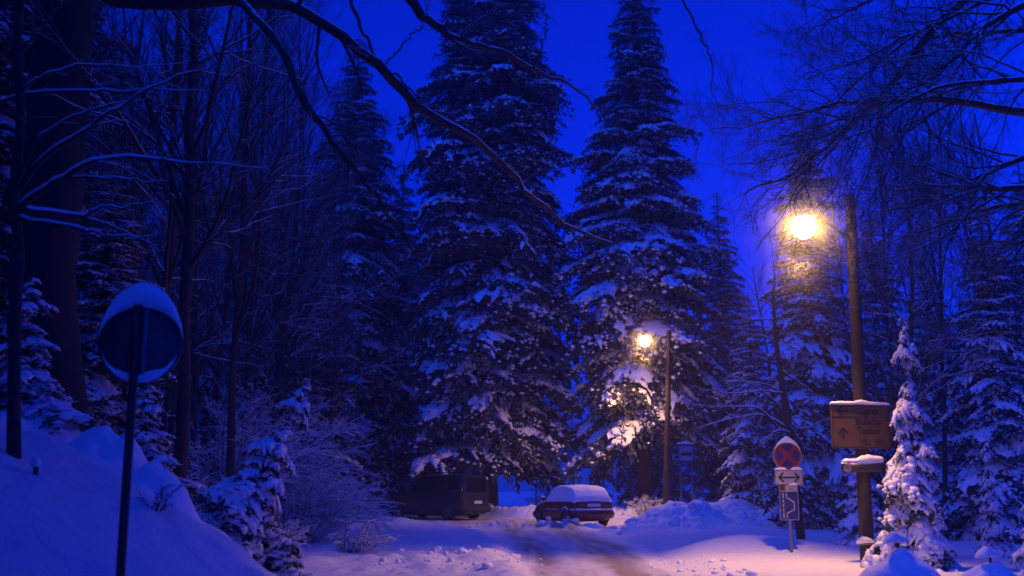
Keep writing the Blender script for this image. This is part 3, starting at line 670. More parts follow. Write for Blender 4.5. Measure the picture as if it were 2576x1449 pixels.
# --- the big old tree at the left with the long limbs overhead
bz = gz(-6.3, 14)
t = thing('beech_tree', 'huge old beech with thick trunk and long snow-lined limbs arching over the road', 'tree', (0, 0, 0))
base = np.array([-6.1, 14, bz - .3])
trunk = (resample([base, P(105, 780, 13.9), P(130, 480, 13.8), P(150, 200, 13.7), P(170, -80, 13.6), P(190, -500, 13.4)], 24), np.array([.62] + list(np.linspace(.46, .36, 23))))
L1 = [
    ([(150, -160, 13.6), (260, -10, 13.4), (420, 8, 13.0), (620, 2, 12.6), (740, 22, 12.4), (850, 82, 12.4), (960, 172, 12.5), (1040, 258, 12.8), (1130, 312, 13.2), (1220, 372, 13.8), (1310, 462, 14.6), (1370, 522, 15.2), (1430, 568, 15.8), (1540, 612, 16.4)], .10, .022),
    ([(600, 0, 12.6), (680, 82, 12.2), (740, 192, 12.0), (790, 290, 12.0), (850, 372, 12.1), (920, 462, 12.4), (980, 540, 12.8), (1030, 612, 13.2), (1060, 662, 13.4), (1092, 706, 13.6)], .058, .008),
    ([(900, -240, 13), (1020, -20, 13.0), (1100, 72, 13.2), (1170, 106, 13.4), (1260, 132, 13.8), (1340, 172, 14.2), (1430, 216, 14.8), (1500, 268, 15.2)], .075, .010),
    ([(870, -30, 12.8), (905, 60, 12.6), (960, 160, 12.5), (1020, 205, 12.6), (1075, 265, 12.8), (1180, 310, 13.2)], .028, .006),
    ([(1430, 570, 15.8), (1455, 610, 15.7), (1480, 660, 15.6), (1500, 720, 15.5)], .018, .005), ([(1480, 590, 16), (1500, 640, 15.8), (1530, 668, 15.6)], .02, .006),
    ([(1130, 312, 13.2), (1155, 420, 13), (1180, 480, 13), (1290, 600, 13.2), (1330, 700, 13.4)], .014, .004),
    ([(1310, 462, 14.6), (1330, 560, 14.2), (1365, 610, 14), (1360, 660, 13.8)], .016, .004),
    ([(1340, 172, 14.2), (1360, 130, 14.2), (1375, 60, 14.4), (1365, 20, 14.4)], .02, .006),
    ([(1690, -60, 15), (1720, 0, 15), (1760, 90, 15.1), (1790, 160, 15.2), (1790, 240, 15.3), (1830, 310, 15.4)], .022, .004),
    ([(960, 172, 12.5), (1060, 60, 12.6), (1080, -20, 12.6)], .014, .006),
    ([(790, 290, 12), (770, 380, 11.8), (720, 450, 11.6)], .012, .003), ([(920, 462, 12.4), (1000, 520, 12.2), (1090, 590, 12.2)], .012, .003),
    ([(430, 8, 13), (500, -30, 13), (640, -60, 13)], .05, .02),
]
lim = limbs_from(L1, 34, .028)
lv = []
for p, r in lim[:]:
    a = []; k = 7 if r[0] > .04 else 5
    grow_twigs(a, p[None], r[None], [dict(k=k, lr=.16, ang=.8, n=6, rr=.4, t0=.3, grav=-.03, wob=.16), dict(k=5, lr=.5, ang=.6, n=5, rr=.6, grav=-.02, wob=.15, rmin=.0025), dict(k=3, lr=.5, ang=.6, n=4, rr=.7, wob=.12, rmin=.002)])
    lv.append(a)
levels = [(np.concatenate([a[k][0] for a in lv]), np.concatenate([a[k][1] for a in lv])) for k in range(3)]
tree_meshes(t, trunk, lim, levels, snow_levels=1)

# --- the big tree out of the frame at the right, branches across the sky
t = thing('beech_tree', 'broad bare beech reaching in from the right edge, dense twigs above the nearer lamp', 'tree', (0, 0, 0))
tb = np.array([11.8, 14.5, gz(11.8, 14.5) - .3])
trunk = (resample([tb, tb + [.05, 0, 4], tb + [-.1, 0, 8], tb + [0, .1, 13]], 16), np.linspace(.42, .25, 16))
def c6(X, Y, d): return ((2600 + .759 * X) * .62891, .759 * Y * .62891, d)
L2 = [
    ([('w', *(tb + [0, 0, 9.5])), c6(2050, -260, 15), c6(1650, 0, 15.2), c6(1480, 180, 15.5), c6(1330, 380, 15.8), c6(1200, 520, 16), c6(1080, 640, 16.3), c6(950, 760, 16.6), c6(830, 850, 16.8), c6(720, 940, 17), c6(570, 980, 17.2), c6(490, 1030, 17.4)], .085, .012),
    ([('w', *(tb + [0, 0, 8.2])), c6(2150, -60, 14.5), c6(1971, 30, 14.5), c6(1820, 110, 14.4), c6(1700, 200, 14.3), c6(1580, 330, 14.2), c6(1450, 430, 14.2), c6(1300, 520, 14.2), c6(1180, 600, 14.2)], .075, .010),
    ([('w', *(tb + [0, 0, 5.6])), c6(1971, 590, 15), c6(1750, 560, 15.4), c6(1560, 520, 15.8), c6(1400, 530, 16), c6(1200, 545, 16.4), c6(1000, 550, 16.8), c6(850, 580, 17), c6(680, 620, 17.2), c6(500, 660, 17.4), c6(330, 680, 17.6)], .085, .007),
    ([('w', *(tb + [0, 0, 4.2])), c6(1971, 990, 13.5), c6(1800, 990, 13.6), c6(1700, 970, 13.8), c6(1600, 930, 14), c6(1430, 880, 14.2), c6(1330, 850, 14.3), c6(1230, 880, 14.4)], .06, .006),
    ([('w', *(tb + [0, 0, 5.0])), c6(1971, 830, 14.5), c6(1800, 900, 14.6), c6(1640, 980, 14.8), c6(1480, 1060, 15), c6(1350, 1090, 15.2), c6(1200, 1130, 15.4)], .06, .006),
    ([('w', *(tb + [0, 0, 3.9])), c6(1971, 1070, 14.2), c6(1750, 1110, 14.6), c6(1600, 1160, 15), c6(1400, 1230, 15.4), c6(1200, 1300, 15.8)], .055, .006),
    ([('w', *(tb + [0, 0, 7.6])), c6(1971, 160, 16), c6(1750, 180, 16.2), c6(1640, 170, 16.4), c6(1480, 200, 16.6), c6(1350, 190, 16.8), c6(1200, 210, 17)], .06, .006),
    ([('w', *(tb + [0, 0, 10.5])), c6(1900, -300, 16), c6(1500, -140, 16), c6(1200, -20, 16), c6(1050, 60, 16.2), c6(900, 130, 16.4), c6(800, 190, 16.6)], .06, .006),
    ([('w', *(tb + [0, 0, 9])), c6(1971, -100, 15), c6(1700, 40, 15), c6(1500, 130, 15), c6(1350, 190, 15), c6(1150, 300, 15.2), c6(950, 370, 15.4), c6(800, 420, 15.6)], .05, .005),
    ([('w', *(tb + [0, 0, 6.5])), c6(1971, 420, 13), c6(1750, 430, 13), c6(1500, 470, 13), c6(1300, 560, 13.2), c6(1150, 700, 13.4), c6(900, 740, 13.6)], .05, .005),
    ([c6(1200, 545, 16.4), c6(1050, 640, 16.2), c6(900, 730, 16), c6(770, 740, 16), c6(640, 800, 16)], .022, .004),
    ([c6(1540, 340, 14.2), c6(1400, 600, 14), c6(1250, 900, 14), c6(1130, 1080, 14)], .02, .004),
    ([('w', *(tb + [0, 0, 3])), c6(2000, 1250, 14), c6(1850, 1330, 14.2), c6(1700, 1420, 14.4)], .04, .006),
]
lim = limbs_from(L2, 26, .02); lv = []
for p, r in lim:
    a = []; big = r[0] > .03
    grow_twigs(a, p[None], r[None], [dict(k=30 if big else 12, lr=.30 if big else .34, ang=.75, n=9, rr=.42, t0=.25, grav=.0, wob=.2, flat=.7), dict(k=8, lr=.5, ang=.75, n=6, rr=.6, grav=.0, wob=.2, rmin=.005), dict(k=5, lr=.5, ang=.7, n=5, rr=.7, grav=-.01, wob=.2, rmin=.003)])
    lv.append(a)
levels = [(np.concatenate([a[k][0] for a in lv]), np.concatenate([a[k][1] for a in lv])) for k in range(3)]
tree_meshes(t, trunk, lim, levels, snow_levels=1)

# --- sapling with snow-lined branches in front of the big trunk
def c4(X, Y, d): return (X * .759 * .62891, Y * .759 * .62891, d)
t = thing('young_beech', 'thin young beech in front of the huge trunk, long level branches lined with snow', 'tree', (0, 0, 0))
sb = np.array([P(38, 1200, 9.2)[0], 9.2, 0]); sb[2] = gz(sb[0], 9.2)
trunk = (resample([sb - [0, 0, .3], P(36, 900, 9.2), P(40, 740, 9.2), P(48, 640, 9.2), P(36, 480, 9.2), P(52, 300, 9.2), P(44, 100, 9.2), P(60, -60, 9.2)], 24), np.linspace(.062, .035, 24))
L3 = [
    ([c4(90, 1010, 9.2), c4(220, 840, 9.1), c4(400, 720, 9), c4(560, 610, 9), c4(720, 510, 9), c4(970, 390, 9.1), c4(1100, 350, 9.2)], .032, .004),
    ([c4(110, 1090, 9.2), c4(230, 1000, 9), c4(350, 930, 8.9), c4(450, 865, 8.8), c4(550, 838, 8.8), c4(700, 828, 8.8), c4(900, 850, 8.9), c4(1100, 862, 9), c4(1400, 885, 9.2)], .034, .004),
    ([c4(110, 1100, 9.2), c4(250, 1120, 9.3), c4(430, 1142, 9.4), c4(490, 1110, 9.4), c4(560, 1090, 9.4), c4(680, 1090, 9.5), c4(830, 1045, 9.6)], .024, .004),
    ([c4(-40, 545, 9.4), c4(200, 490, 9.3), c4(440, 475, 9.2), c4(600, 482, 9.2), c4(800, 474, 9.2), c4(1100, 482, 9.3)], .02, .004),
    ([c4(100, 950, 9.2), c4(160, 800, 9.2), c4(230, 700, 9.2), c4(420, 600, 9.3), c4(620, 545, 9.4), c4(780, 520, 9.4)], .02, .004),
    ([c4(110, 1150, 9.2), c4(200, 1170, 9), c4(380, 1195, 8.9), c4(500, 1230, 8.9), c4(620, 1250, 8.9), c4(800, 1250, 9)], .022, .004),
    ([c4(350, 935, 8.9), c4(500, 938, 8.8), c4(650, 942, 8.8), c4(880, 962, 8.9)], .016, .003),
    ([c4(70, 530, 9.2), c4(160, 440, 9.2), c4(250, 390, 9.2), c4(440, 345, 9.3), c4(700, 350, 9.4), c4(1000, 320, 9.6)], .018, .003),
    ([c4(430, 1142, 9.4), c4(560, 1180, 9.5), c4(700, 1240, 9.6), c4(850, 1310, 9.7)], .015, .003),
    ([c4(70, 380, 9.2), c4(130, 250, 9.2), c4(240, 120, 9.2), c4(330, 0, 9.2)], .02, .006), ([c4(60, 130, 9.2), c4(20, 90, 9.2), c4(-60, 30, 9.2)], .015, .006),
    ([c4(60, 850, 9.2), c4(20, 770, 9.2), c4(-60, 700, 9.2)], .018, .008),
]
lim = limbs_from(L3, 22, .012); lv = []
for p, r in lim:
    a = []
    grow_twigs(a, p[None], r[None], [dict(k=7, lr=.2, ang=.6, n=6, rr=.4, t0=.3, grav=.0, wob=.12, flat=.6), dict(k=4, lr=.5, ang=.55, n=5, rr=.6, wob=.12, rmin=.0022)]); lv.append(a)
levels = [(np.concatenate([a[k][0] for a in lv]), np.concatenate([a[k][1] for a in lv])) for k in range(2)]
tree_meshes(t, trunk, lim, levels, snow_levels=1, snow_kw=dict(w=1.0, lift=1.1, th=1.0))

# --- bare tree behind the no stopping sign
D = 28.
t = thing('young_tree', 'bare young tree with snow-weighted branches behind the no stopping sign', 'tree', (0, 0, 0))
def c8(X, Y, d=D): return ((2300 + .69 * X) * .62891, (1000 + .69 * Y) * .62891, d)
b0 = P(2015, 1330, D); b0[2] = gz(b0[0], D) - .2
trunk = (resample([b0, P(*c8(1235, 1000)), P(*c8(1205, 800)), P(*c8(1170, 560)), P(*c8(1150, 300)), P(*c8(1158, 160)), P(*c8(1150, 60))], 20), np.linspace(.12, .006, 20))
L4 = [
    ([c8(1235, 1040), c8(1150, 985), c8(1060, 955, 27.5), c8(950, 975, 27), c8(820, 1000, 26.6), c8(700, 1030, 26.4)], .045, .006),
    ([c8(1235, 1000), c8(1190, 920), c8(1110, 840, 27.6), c8(1040, 790, 27.2), c8(940, 740, 27), c8(900, 720, 27)], .04, .006),
    ([c8(1215, 860), c8(1150, 800), c8(1080, 775, 27.4), c8(960, 760, 27), c8(860, 762, 26.8)], .03, .005),
    ([c8(1200, 1060), c8(1080, 930, 27.4), c8(980, 905, 27), c8(850, 910, 26.6), c8(700, 905, 26.4)], .032, .006),
    ([c8(1210, 830), c8(1090, 820, 27.4), c8(930, 828, 27), c8(800, 815, 26.8), c8(680, 790, 26.6)], .026, .005),
    ([c8(1250, 1065), c8(1180, 1045, 27), c8(1110, 1090, 26.6), c8(1065, 1120, 26.4)], .03, .006),
    ([c8(1195, 700), c8(1300, 770, 28.2), c8(1420, 860, 28.4)], .035, .008), ([c8(1160, 540), c8(1080, 495), c8(950, 485, 27.4)], .02, .004),
    ([c8(1160, 460), c8(1250, 560, 28), c8(1449, 640, 28)], .02, .005), ([c8(1150, 330), c8(1050, 260, 28), c8(1000, 200, 28)], .018, .004), ([c8(1220, 900), c8(1300, 1030, 28), c8(1420, 1000, 28), c8(1500, 960, 28)], .024, .005),
    ([c8(1155, 400), c8(1020, 400, 27.6), c8(900, 370, 27.2)], .016, .004), ([c8(1225, 990), c8(1320, 1120, 27.6), c8(1380, 1200, 27.4), c8(1350, 1330, 27.2)], .02, .004),
]
lim = limbs_from(L4, 16, .02); lv = []
for p, r in lim:
    a = []; grow_twigs(a, p[None], r[None], [dict(k=8, lr=.28, ang=.6, n=6, rr=.45, t0=.3, grav=-.05, wob=.12, rmin=.006), dict(k=4, lr=.5, ang=.6, n=4, rr=.7, grav=-.05, wob=.12, rmin=.005)]); lv.append(a)
levels = [(np.concatenate([a[k][0] for a in lv]), np.concatenate([a[k][1] for a in lv])) for k in range(2)]
tree_meshes(t, trunk, lim, levels, snow_levels=1, snow_kw=dict(w=1.25, lift=1.0, th=.9))

# --- library of bare forest trees, copied
def bare_tree(name, label, H, r, k1, spread, loc, group=None, rz=0, fork=False, dens=8):
    t = thing(name, label, 'tree', loc, rz, group)
    n = 14; z = np.linspace(-.4, H, n); w = np.cumsum(rng.normal(size=(n, 2)) * H * .004, 0); tr = np.c_[w, z]; rad = np.linspace(r, r * .2, n)
    g = G().tube(tr, rad, 8, wob=.04); g.build('trunk', 'bark', t)
    lv = []; p, rd = children(tr[None], rad[None], k1, .34, spread, 8, .5, t0=.25, t1=.98, grav=.06, wob=.10); lv.append((p, rd))
    p2, r2 = children(p, rd, 8, .48, .7, 6, .55, t0=.15, grav=.02, wob=.13, rmin=.006); lv.append((p2, r2))
    p3, r3 = children(p2, r2, dens, .5, .65, 5, .65, t0=.1, grav=-.01, wob=.13, rmin=.0045); lv.append((p3, r3))
    g = G()
    for (a, b), s in zip(lv, (6, 4, 3)): g.add(*tubes(a, b, s))
    g.build('branches', 'twig', t); s = G(); s.add(*snow_on(p, rd, w=.9)); s.add(*snow_on(p2, r2, w=1.1)); s.build('snow_cover', 'snow', t)
    return t
GRP = 'bare trees in the wood on the left bank'
LB = 'slender bare tree in the wood on the left bank'
protos = []
spots = [(470, 15, .16), (395, 19, .10), (600, 22, .14), (640, 26, .13), (690, 30, .16), (330, 25, .15), (540, 32, .18), (250, 28, .16), (730, 37, .15), (430, 36, .2), (350, 44, .2), (620, 46, .2), (500, 50, .2), (280, 52, .2), (770, 50, .2), (170, 40, .2), (60, 34, .2), (560, 27, .12), (210, 20, .12), (660, 40, .18), (100, 24, .15), (450, 24, .14), (310, 34, .16), (580, 40, .18), (270, 21, .12), (520, 25, .13), (660, 34, .15), (740, 43, .17), (380, 29, .14), (480, 40, .17), (610, 30, .13), (700, 52, .2), (340, 38, .17), (420, 27, .12), (800, 58, .2), (790, 38, .2), (850, 44, .21), (1000, 55, .2), (720, 33, .17)]
for i, (X, d, r) in enumerate(spots):
    x = (X - 1288) / 2576 * d * 1.02; z = gz(x, d)
    if i < 4:
        t = bare_tree('bare_tree', LB, 13 + 1.4 * i, .115 - .008 * i, 24 + 2 * i, .75 - .08 * i, (x, d, z), GRP); protos.append(t)
    else:
        pr = protos[i % 4]; copy_tree(pr, (x, d, z), rng.uniform(0, 6.28), r / .17 * rng.uniform(.95, 1.25), LB, GRP, tilt=(rng.normal() * .03, rng.normal() * .05))
GR2 = 'bare trees in the wood behind the right verge'
LB2 = 'thin bare tree of the wood behind the yellow sign and the small snowy spruces'
for X, d, s in ((2252, 24, .75), (2215, 30, .8), (2330, 33, .9), (2450, 36, 1.0), (2130, 38, .85), (2560, 30, 1.0), (1960, 46, .9), (2390, 44, 1.1), (2060, 52, 1.0)):
    x = (X - 1288) / 2576 * d * 1.02; copy_tree(protos[int(X) % 4], (x, d, gz(x, d)), rng.uniform(0, 6.28), s, LB2, GR2, tilt=(rng.normal() * .03, rng.normal() * .04))
# thin trees against the bright gap between the spruces
GR3 = 'thin bare trees in the gap behind the red car'
for X, d, s in ((1375, 60, .55), (1400, 66, .6), (1345, 64, .5), (1440, 70, .6), (965, 62, .7), (990, 70, .7)):
    x = (X - 1288) / 2576 * d * 1.02; copy_tree(protos[int(X) % 4], (x, d, gz(x, d)), rng.uniform(0, 6.28), s, 'thin bare tree far behind the parked vehicles in the bright gap', GR3)

# ------------------------------------------------------------------ spruces
def bough(droop, nt, snow_w, snow_p, hang=.0, nq=600, ql=.052, rough=1., lumps=90, pad=0.):
    """one bough, 1 long, pointing along +x"""
    n = 9; s = np.linspace(0, 1, n)
    main = np.c_[s * (1 - .25 * droop * s), .05 * np.cumsum(rng.normal(size=n)) * s, .10 * s - droop * s ** 1.7 * .62]
    ax = [main]; ar = [np.linspace(1, .5, n)]
    for k in range(nt):
        si = .12 + .86 * (k + rng.random() * .6) / nt
        for sd in (-1, 1):
            b = np.array([np.interp(si, s, main[:, j]) for j in range(3)]); tan = nrm(np.array([np.interp(min(si + .05, 1), s, main[:, j]) - np.interp(si - .05, s, main[:, j]) for j in range(3)]))
            L = (.42 * (1 - si) ** .6 + .12) * rng.uniform(.7, 1.2); a = sd * rng.uniform(.7, 1.15); d = np.array([tan[0] * math.cos(a) - tan[1] * math.sin(a), tan[0] * math.sin(a) + tan[1] * math.cos(a), tan[2] * .8])
            tt = np.linspace(0, 1, n); q = b + d * (tt * L)[:, None]; q[:, 2] -= (droop * .55 + hang) * L * tt ** 1.8 * rng.uniform(.7, 1.4); q += np.cumsum(rng.normal(size=(n, 3)), 0) * L * .015
            ax.append(q); ar.append(np.linspace(.95, .45, n) * (.7 + .6 * L))
    ax = np.array(ax); ar = np.array(ar)
    # needles: short sprays around every axis, more of them hanging
    K = len(ax); i = rng.integers(0, K, nq); i[:nq // 5] = 0; f = rng.random(nq) * (n - 1.01); j = f.astype(int); f = (f - j)[:, None]
    c = ax[i, j] * (1 - f) + ax[i, j + 1] * f; tg = nrm(ax[i, j + 1] - ax[i, j])
    d = nrm(tg * .8 + rng.normal(size=(nq, 3)) * .55 + np.array([0, 0, -.45 - .5 * hang])); L = ql * rng.uniform(.6, 1.5, nq)[:, None]; sd = nrm(np.cross(d, rng.normal(size=(nq, 3)))) * (ql * .24)
    c = c + rng.normal(size=(nq, 3)) * .012 - [0, 0, .01]
    NV = np.stack([c - sd * .6, c + d * L * .55 - sd, c + d * L, c + d * L * .5 + sd], 1).reshape(-1, 3); NF = np.arange(nq * 4).reshape(-1, 4)
    # axes as thin woody strips
    TV, TF = tubes(ax[:1 + nt], ar[:1 + nt] * .010, 3); NF = np.r_[NF, TF + len(NV)]; NV = np.r_[NV, TV]
    # snow: ragged pillows along the twigs and many small lumps between them
    sv = []; sf = []; o = 0
    nl = int(lumps * snow_p); i = rng.integers(0, K, nl); f = rng.random(nl) * (n - 1.01); j = f.astype(int); f = (f - j)[:, None]
    c = ax[i, j] * (1 - f) + ax[i, j + 1] * f + rng.normal(size=(nl, 3)) * [.02, .02, .008] + [0, 0, snow_w * .3]
    r = snow_w * rng.uniform(.4, 1.25, nl)[:, None, None] * ar[i, j][:, None, None]; oc = np.array([[1, 0, 0], [0, 1, 0], [-1, 0, 0], [0, -1, 0], [0, 0, .75], [0, 0, -.5]], float)
    LV = c[:, None] + r * oc * rng.uniform(.7, 1.5, (nl, 6, 1)); fo_ = np.array([[0, 1, 4, 4], [1, 2, 4, 4], [2, 3, 4, 4], [3, 0, 4, 4], [1, 0, 5, 5], [2, 1, 5, 5], [3, 2, 5, 5], [0, 3, 5, 5]])
    sv.append(LV.reshape(-1, 3)); sf.append((np.arange(nl)[:, None, None] * 6 + fo_).reshape(-1, 4)); o = nl * 6
    if pad > 0:
        ns, nw = 16, 13; sg, wg = np.meshgrid(np.linspace(.08, 1.03, ns), np.linspace(-1, 1, nw), indexing='ij'); aw = np.abs(wg)
        hw = (.42 * np.clip(1 - sg, 0, 1) ** .6 + .10) * .82; mm = np.stack([np.interp(sg, s, main[:, k]) for k in range(3)], -1); o1, o2 = rng.uniform(0, 90, 2)
        x = mm[..., 0] + .42 * aw * hw + np.clip(sg - 1, 0, 1); y = mm[..., 1] + wg * hw; lum = fbm(x * 7 + o1, y * 7 + o2, 3, 3)
        zz = mm[..., 2] - (droop * .55 + hang) * hw * aw ** 1.8 + snow_w * (.35 + 1.5 * lum)
        mask = .5 + 1.25 * fbm(x * 4.5 + o2, y * 4.5 + o1, 8, 3) + .22 * aw * np.cos(2 * np.pi * nt * .55 * sg + 2 * wg) - .35 * aw ** 3 - .25 * np.clip(sg - .8, 0, 1) / .2
        i = (np.arange(ns - 1)[:, None] * nw + np.arange(nw - 1)[None]).ravel(); Fq = np.c_[i, i + nw, i + nw + 1, i + 1]; keep = mask.ravel()[Fq].mean(1) > 1 - pad
        cnt = np.zeros(ns * nw); np.add.at(cnt, Fq[keep].ravel(), 1); edge_ = cnt < 4
        PV = np.stack([x, y, zz], -1).reshape(-1, 3); PV[edge_, 2] -= snow_w * rng.uniform(.4, 1.1, edge_.sum()); PV += rng.normal(size=PV.shape) * .006
        sv.append(PV); sf.append(Fq[keep] + o); o += len(PV)
    for q, r in zip(ax, ar):
        if rng.random() > snow_p * (.22 if rough > .9 else 1): continue
        a0 = rng.uniform(.0, .4); a1 = a0 + rng.uniform(.4, 1.0) * (1 - a0); m = 6; tt = np.linspace(a0, a1, m); p = np.c_[[np.interp(tt, np.linspace(0, 1, n), q[:, k]) for k in range(3)]].T
        w = snow_w * np.interp(tt, np.linspace(0, 1, n), r) * rng.uniform(1 - .55 * rough, 1 + .6 * rough, m) * np.array([.5, .95, 1.1, 1.1, .95, .35]); p[:, 2] += w * .45
        p += rng.normal(size=p.shape) * snow_w * .13 * rough
        V, F = tubes(p[None], w[None], 6, .6, .3 * rough); c0 = len(V); V = np.r_[V, [p[0] - (p[1] - p[0]) * .12], [p[-1] + (p[-1] - p[-2]) * .22]]
        ii = np.arange(6); jj = (ii + 1) % 6
        sv.append(V); sf.append(F + o); sf.append(np.c_[jj, ii, np.full(6, c0), np.full(6, c0)][:, :4] + o); sf.append(np.c_[ii + 30, jj + 30, np.full(6, c0 + 1), np.full(6, c0 + 1)] + o); o += len(V)
    if sv:
        F = np.concatenate(sf)
        return NV, NF, np.concatenate(sv), F
    return NV, NF, np.zeros((0, 3)), np.zeros((0, 4), int)
def tri_split(F):
    """quads whose last two corners coincide become triangles"""
    d = F[:, 2] == F[:, 3]; return [F[~d], F[d][:, :3]]
LIB = {
    'open': [bough(.55, 9, .028, .42, pad=.42) for _ in range(5)],
    'mid': [bough(.55, 11, .042, .66, 0, pad=.52) for _ in range(6)],
    'heavy': [bough(.5, 12, .050, .9, .05, pad=.62) for _ in range(6)],
    'laden': [bough(.75, 8, .10, .8, .25, 520, .07, .45, 40) for _ in range(6)],
    'far': [bough(.7, 4, .07, .6, 0, 90, .15, 1., 12) for _ in range(4)],
}
def spruce(name, label, loc, H, prof, z0, sp, per, kinds, rt, group=None, pitch=(.3, -.34), lean=0, inner=.5, category='spruce', sx=1):
    """prof: [(height fraction, bough length)...]; kinds: function(height fraction) -> library name; lean bends the stem sideways at the top"""
    t = thing(name, label, category, loc, 0, group)
    hs = [p[0] for p in prof]; ls = [p[1] for p in prof]
    stem = lambda z: np.array([lean * (z / H) ** 2, 0, z]) if np.isscalar(z) else np.c_[lean * (z / H) ** 2, 0 * z, z]
    zz_ = np.linspace(-.4, H * .985, 14); G().tube(stem(zz_), np.linspace(rt, rt * .08, 14), 9, wob=.06).build('trunk', 'bark', t)
    seed = rng.uniform(0, 50); nv = []; nf = []; sv = []; sf = []; no = so = 0; z = z0 * H; ph = 0
    while z < H * .985:
        h = z / H; L0 = np.interp(h, hs, ls); m = per if h < .9 else max(4, per - 2); ph += 2.4
        for k in range(m + int(per * inner)):
            inn = k >= m
            az = ph + 6.283 * k / m + rng.normal() * .25
            L = L0 * (rng.uniform(.7, 1.2) if not inn else rng.uniform(.35, .65)) * (1 + .55 * float(fbm(np.array([az * 1.1 + 3 * seed]), np.array([z * .55 + seed]), 90, 2)[0]))
            pt = np.interp(h, [0, 1], [pitch[1], pitch[0]]) + rng.normal() * .12
            lib = LIB[kinds(h)]; NV, NF, SV, SF = lib[rng.integers(len(lib))]
            sc = np.array([L, L * rng.uniform(.8, 1.15) * sx, L * rng.uniform(.85, 1.1)])
            Rm = np.array((Matrix.Rotation(az, 3, 'Z') @ Matrix.Rotation(-pt, 3, 'Y')))
            o = stem(z + rng.normal() * sp * .25)
            nv.append((NV * sc) @ Rm.T + o); nf.append(NF + no); no += len(NV)
            if len(SV) and not (inn and rng.random() < .6): sv.append((SV * sc) @ Rm.T + o); sf.append(SF + so); so += len(SV)
        z += sp * (1 - .45 * h) * rng.uniform(.8, 1.2)
    # leader
    mk('crown', np.concatenate(nv), [np.concatenate(nf)], 'needles', t, False)
    if sv: mk('snow_cover', np.concatenate(sv), tri_split(np.concatenate(sf)), 'snow', t)
    return t
def at(X, d, dz=0): x = (X - 1288) / 2576 * d * 1.02; return (x, d, gz(x, d) + dz)
kA = lambda h: random.choice(['mid', 'mid', 'heavy'] if h < .35 else (['mid', 'mid', 'open'] if h < .6 else ['open', 'open', 'mid']))
kB = lambda h: random.choice(['heavy', 'heavy', 'mid'] if h < .45 else (['mid', 'heavy'] if h < .65 else ['mid', 'open']))
# heights and reaches are in metres, read at each tree's own distance
spruce('spruce_tree', 'tallest broad spruce, its low snowy boughs hanging over the grey people carrier', at(1235, 51), 34, [(0, 4.1), (.12, 4.7), (.25, 4.8), (.45, 4.35), (.6, 3.75), (.8, 2.6), (1, .3)], .115, .62, 7, kA, .42)
spruce('spruce_tree', 'tall narrow spruce behind the farther lamp, bare trunk below its pink lit boughs', at(1610, 49), 29, [(0, 2.7), (.14, 4.0), (.28, 4.25), (.42, 3.85), (.55, 3.2), (.7, 2.2), (.85, 1.3), (1, .2)], .155, .62, 7, kB, .38)
spruce('spruce_tree', 'medium spruce with a ragged top left of the tallest spruce', at(885, 54), 26.5, [(0, 3.2), (.15, 4.2), (.4, 3.9), (.6, 3.0), (.8, 1.7), (1, .3)], .09, .62, 6, kA, .32)
DM = spruce('spruce_tree', 'snow-laden spruce behind the bare young tree, between the bus stop sign and the near pole', at(2030, 35), 12.5, [(0, 2.4), (.15, 2.5), (.5, 1.7), (.8, .8), (1, .15)], .03, .5, 7, lambda h: random.choice(['heavy', 'heavy', 'laden', 'mid'] if h < .6 else ['mid', 'heavy']), .2)
SM = spruce('spruce_tree', 'small pointed spruce against the sky between the narrow spruce and the near lamp', at(1812, 58), 18.5, [(0, 3.0), (.3, 2.6), (.6, 1.7), (.8, 1.0), (1, .15)], .05, .6, 6, lambda h: random.choice(['mid', 'open']), .25)
copy_tree(SM, at(2040, 44), 2.0, (.98, .98, 1.02), 'dark pointed spruce rising directly behind the glow of the nearer lamp')
copy_tree(DM, at(1880, 40), 1.1, .72, 'shorter snow-laden spruce just right of the bus stop sign')
copy_tree(DM, at(2480, 27), 3.3, .74, 'dark spruce with heavy snow at the right edge of the view')
copy_tree(DM, at(2590, 34), 5.1, 1.0, 'large dark spruce at the right edge, behind the heavily snowed one')
copy_tree(DM, at(2330, 37), 4.2, .8, 'shaded spruce behind the near drooping spruce and the yellow sign')
copy_tree(SM, at(2200, 52), .7, .9, 'dim spruce deep in the wood behind the near wooden pole')
copy_tree(SM, at(1010, 63), .3, (1.25, 1.25, 1.2), 'dark spruce just left of the tallest spruce, standing behind it')
copy_tree(SM, at(790, 47), 5.0, (1.0, 1.0, .75), 'short dark spruce behind the frosted shrubs of the left bank')
copy_tree(SM, at(1130, 60), 2.9, 1.0, 'dark spruce filling the gap behind the grey people carrier')
copy_tree(SM, at(730, 60), 4.1, 1.15, 'dim spruce deep in the wood above the frosted shrubs')
copy_tree(SM, at(1640, 66), 1.9, 1.0, 'dim spruce deep in the wood behind the trunk of the narrow spruce')
copy_tree(SM, at(70, 25), .8, (1.0, 1.0, 1.0), 'dark spruce at the left edge, behind the huge beech trunk')
copy_tree(SM, at(-90, 18), 2.8, (.9, .9, .9), 'dark spruce cut by the left edge of the view')
for i, (x, y, k) in enumerate(((-9, 3, 1.0), (-7.2, 4.0, 1.0), (-5.2, 1.2, 1.0), (-9.6, 6.8, 1.0), (-13, 8, 1.1), (-7, -5, 1.1), (-16, 0, 1.3), (-11, 13.5, .8))):  # trees out of view, added to keep sky light off the left bank
    copy_tree(SM, (x, y, gz(x, y)), i * 1.3, (k, k, k * .95), 'unseen spruce of the wood around the viewpoint, added to shade the left bank', 'unseen spruces shading the bank')
for X, d, k in ((480, 46, .95), (540, 62, 1.1), (420, 40, .6), (660, 44, .7), (250, 42, 1.0), (690, 63, 1.2)):
    copy_tree(SM, at(X, d), X * .1, k, 'dim spruce standing among the bare trees of the left bank', 'spruces among the bare trees on the left')
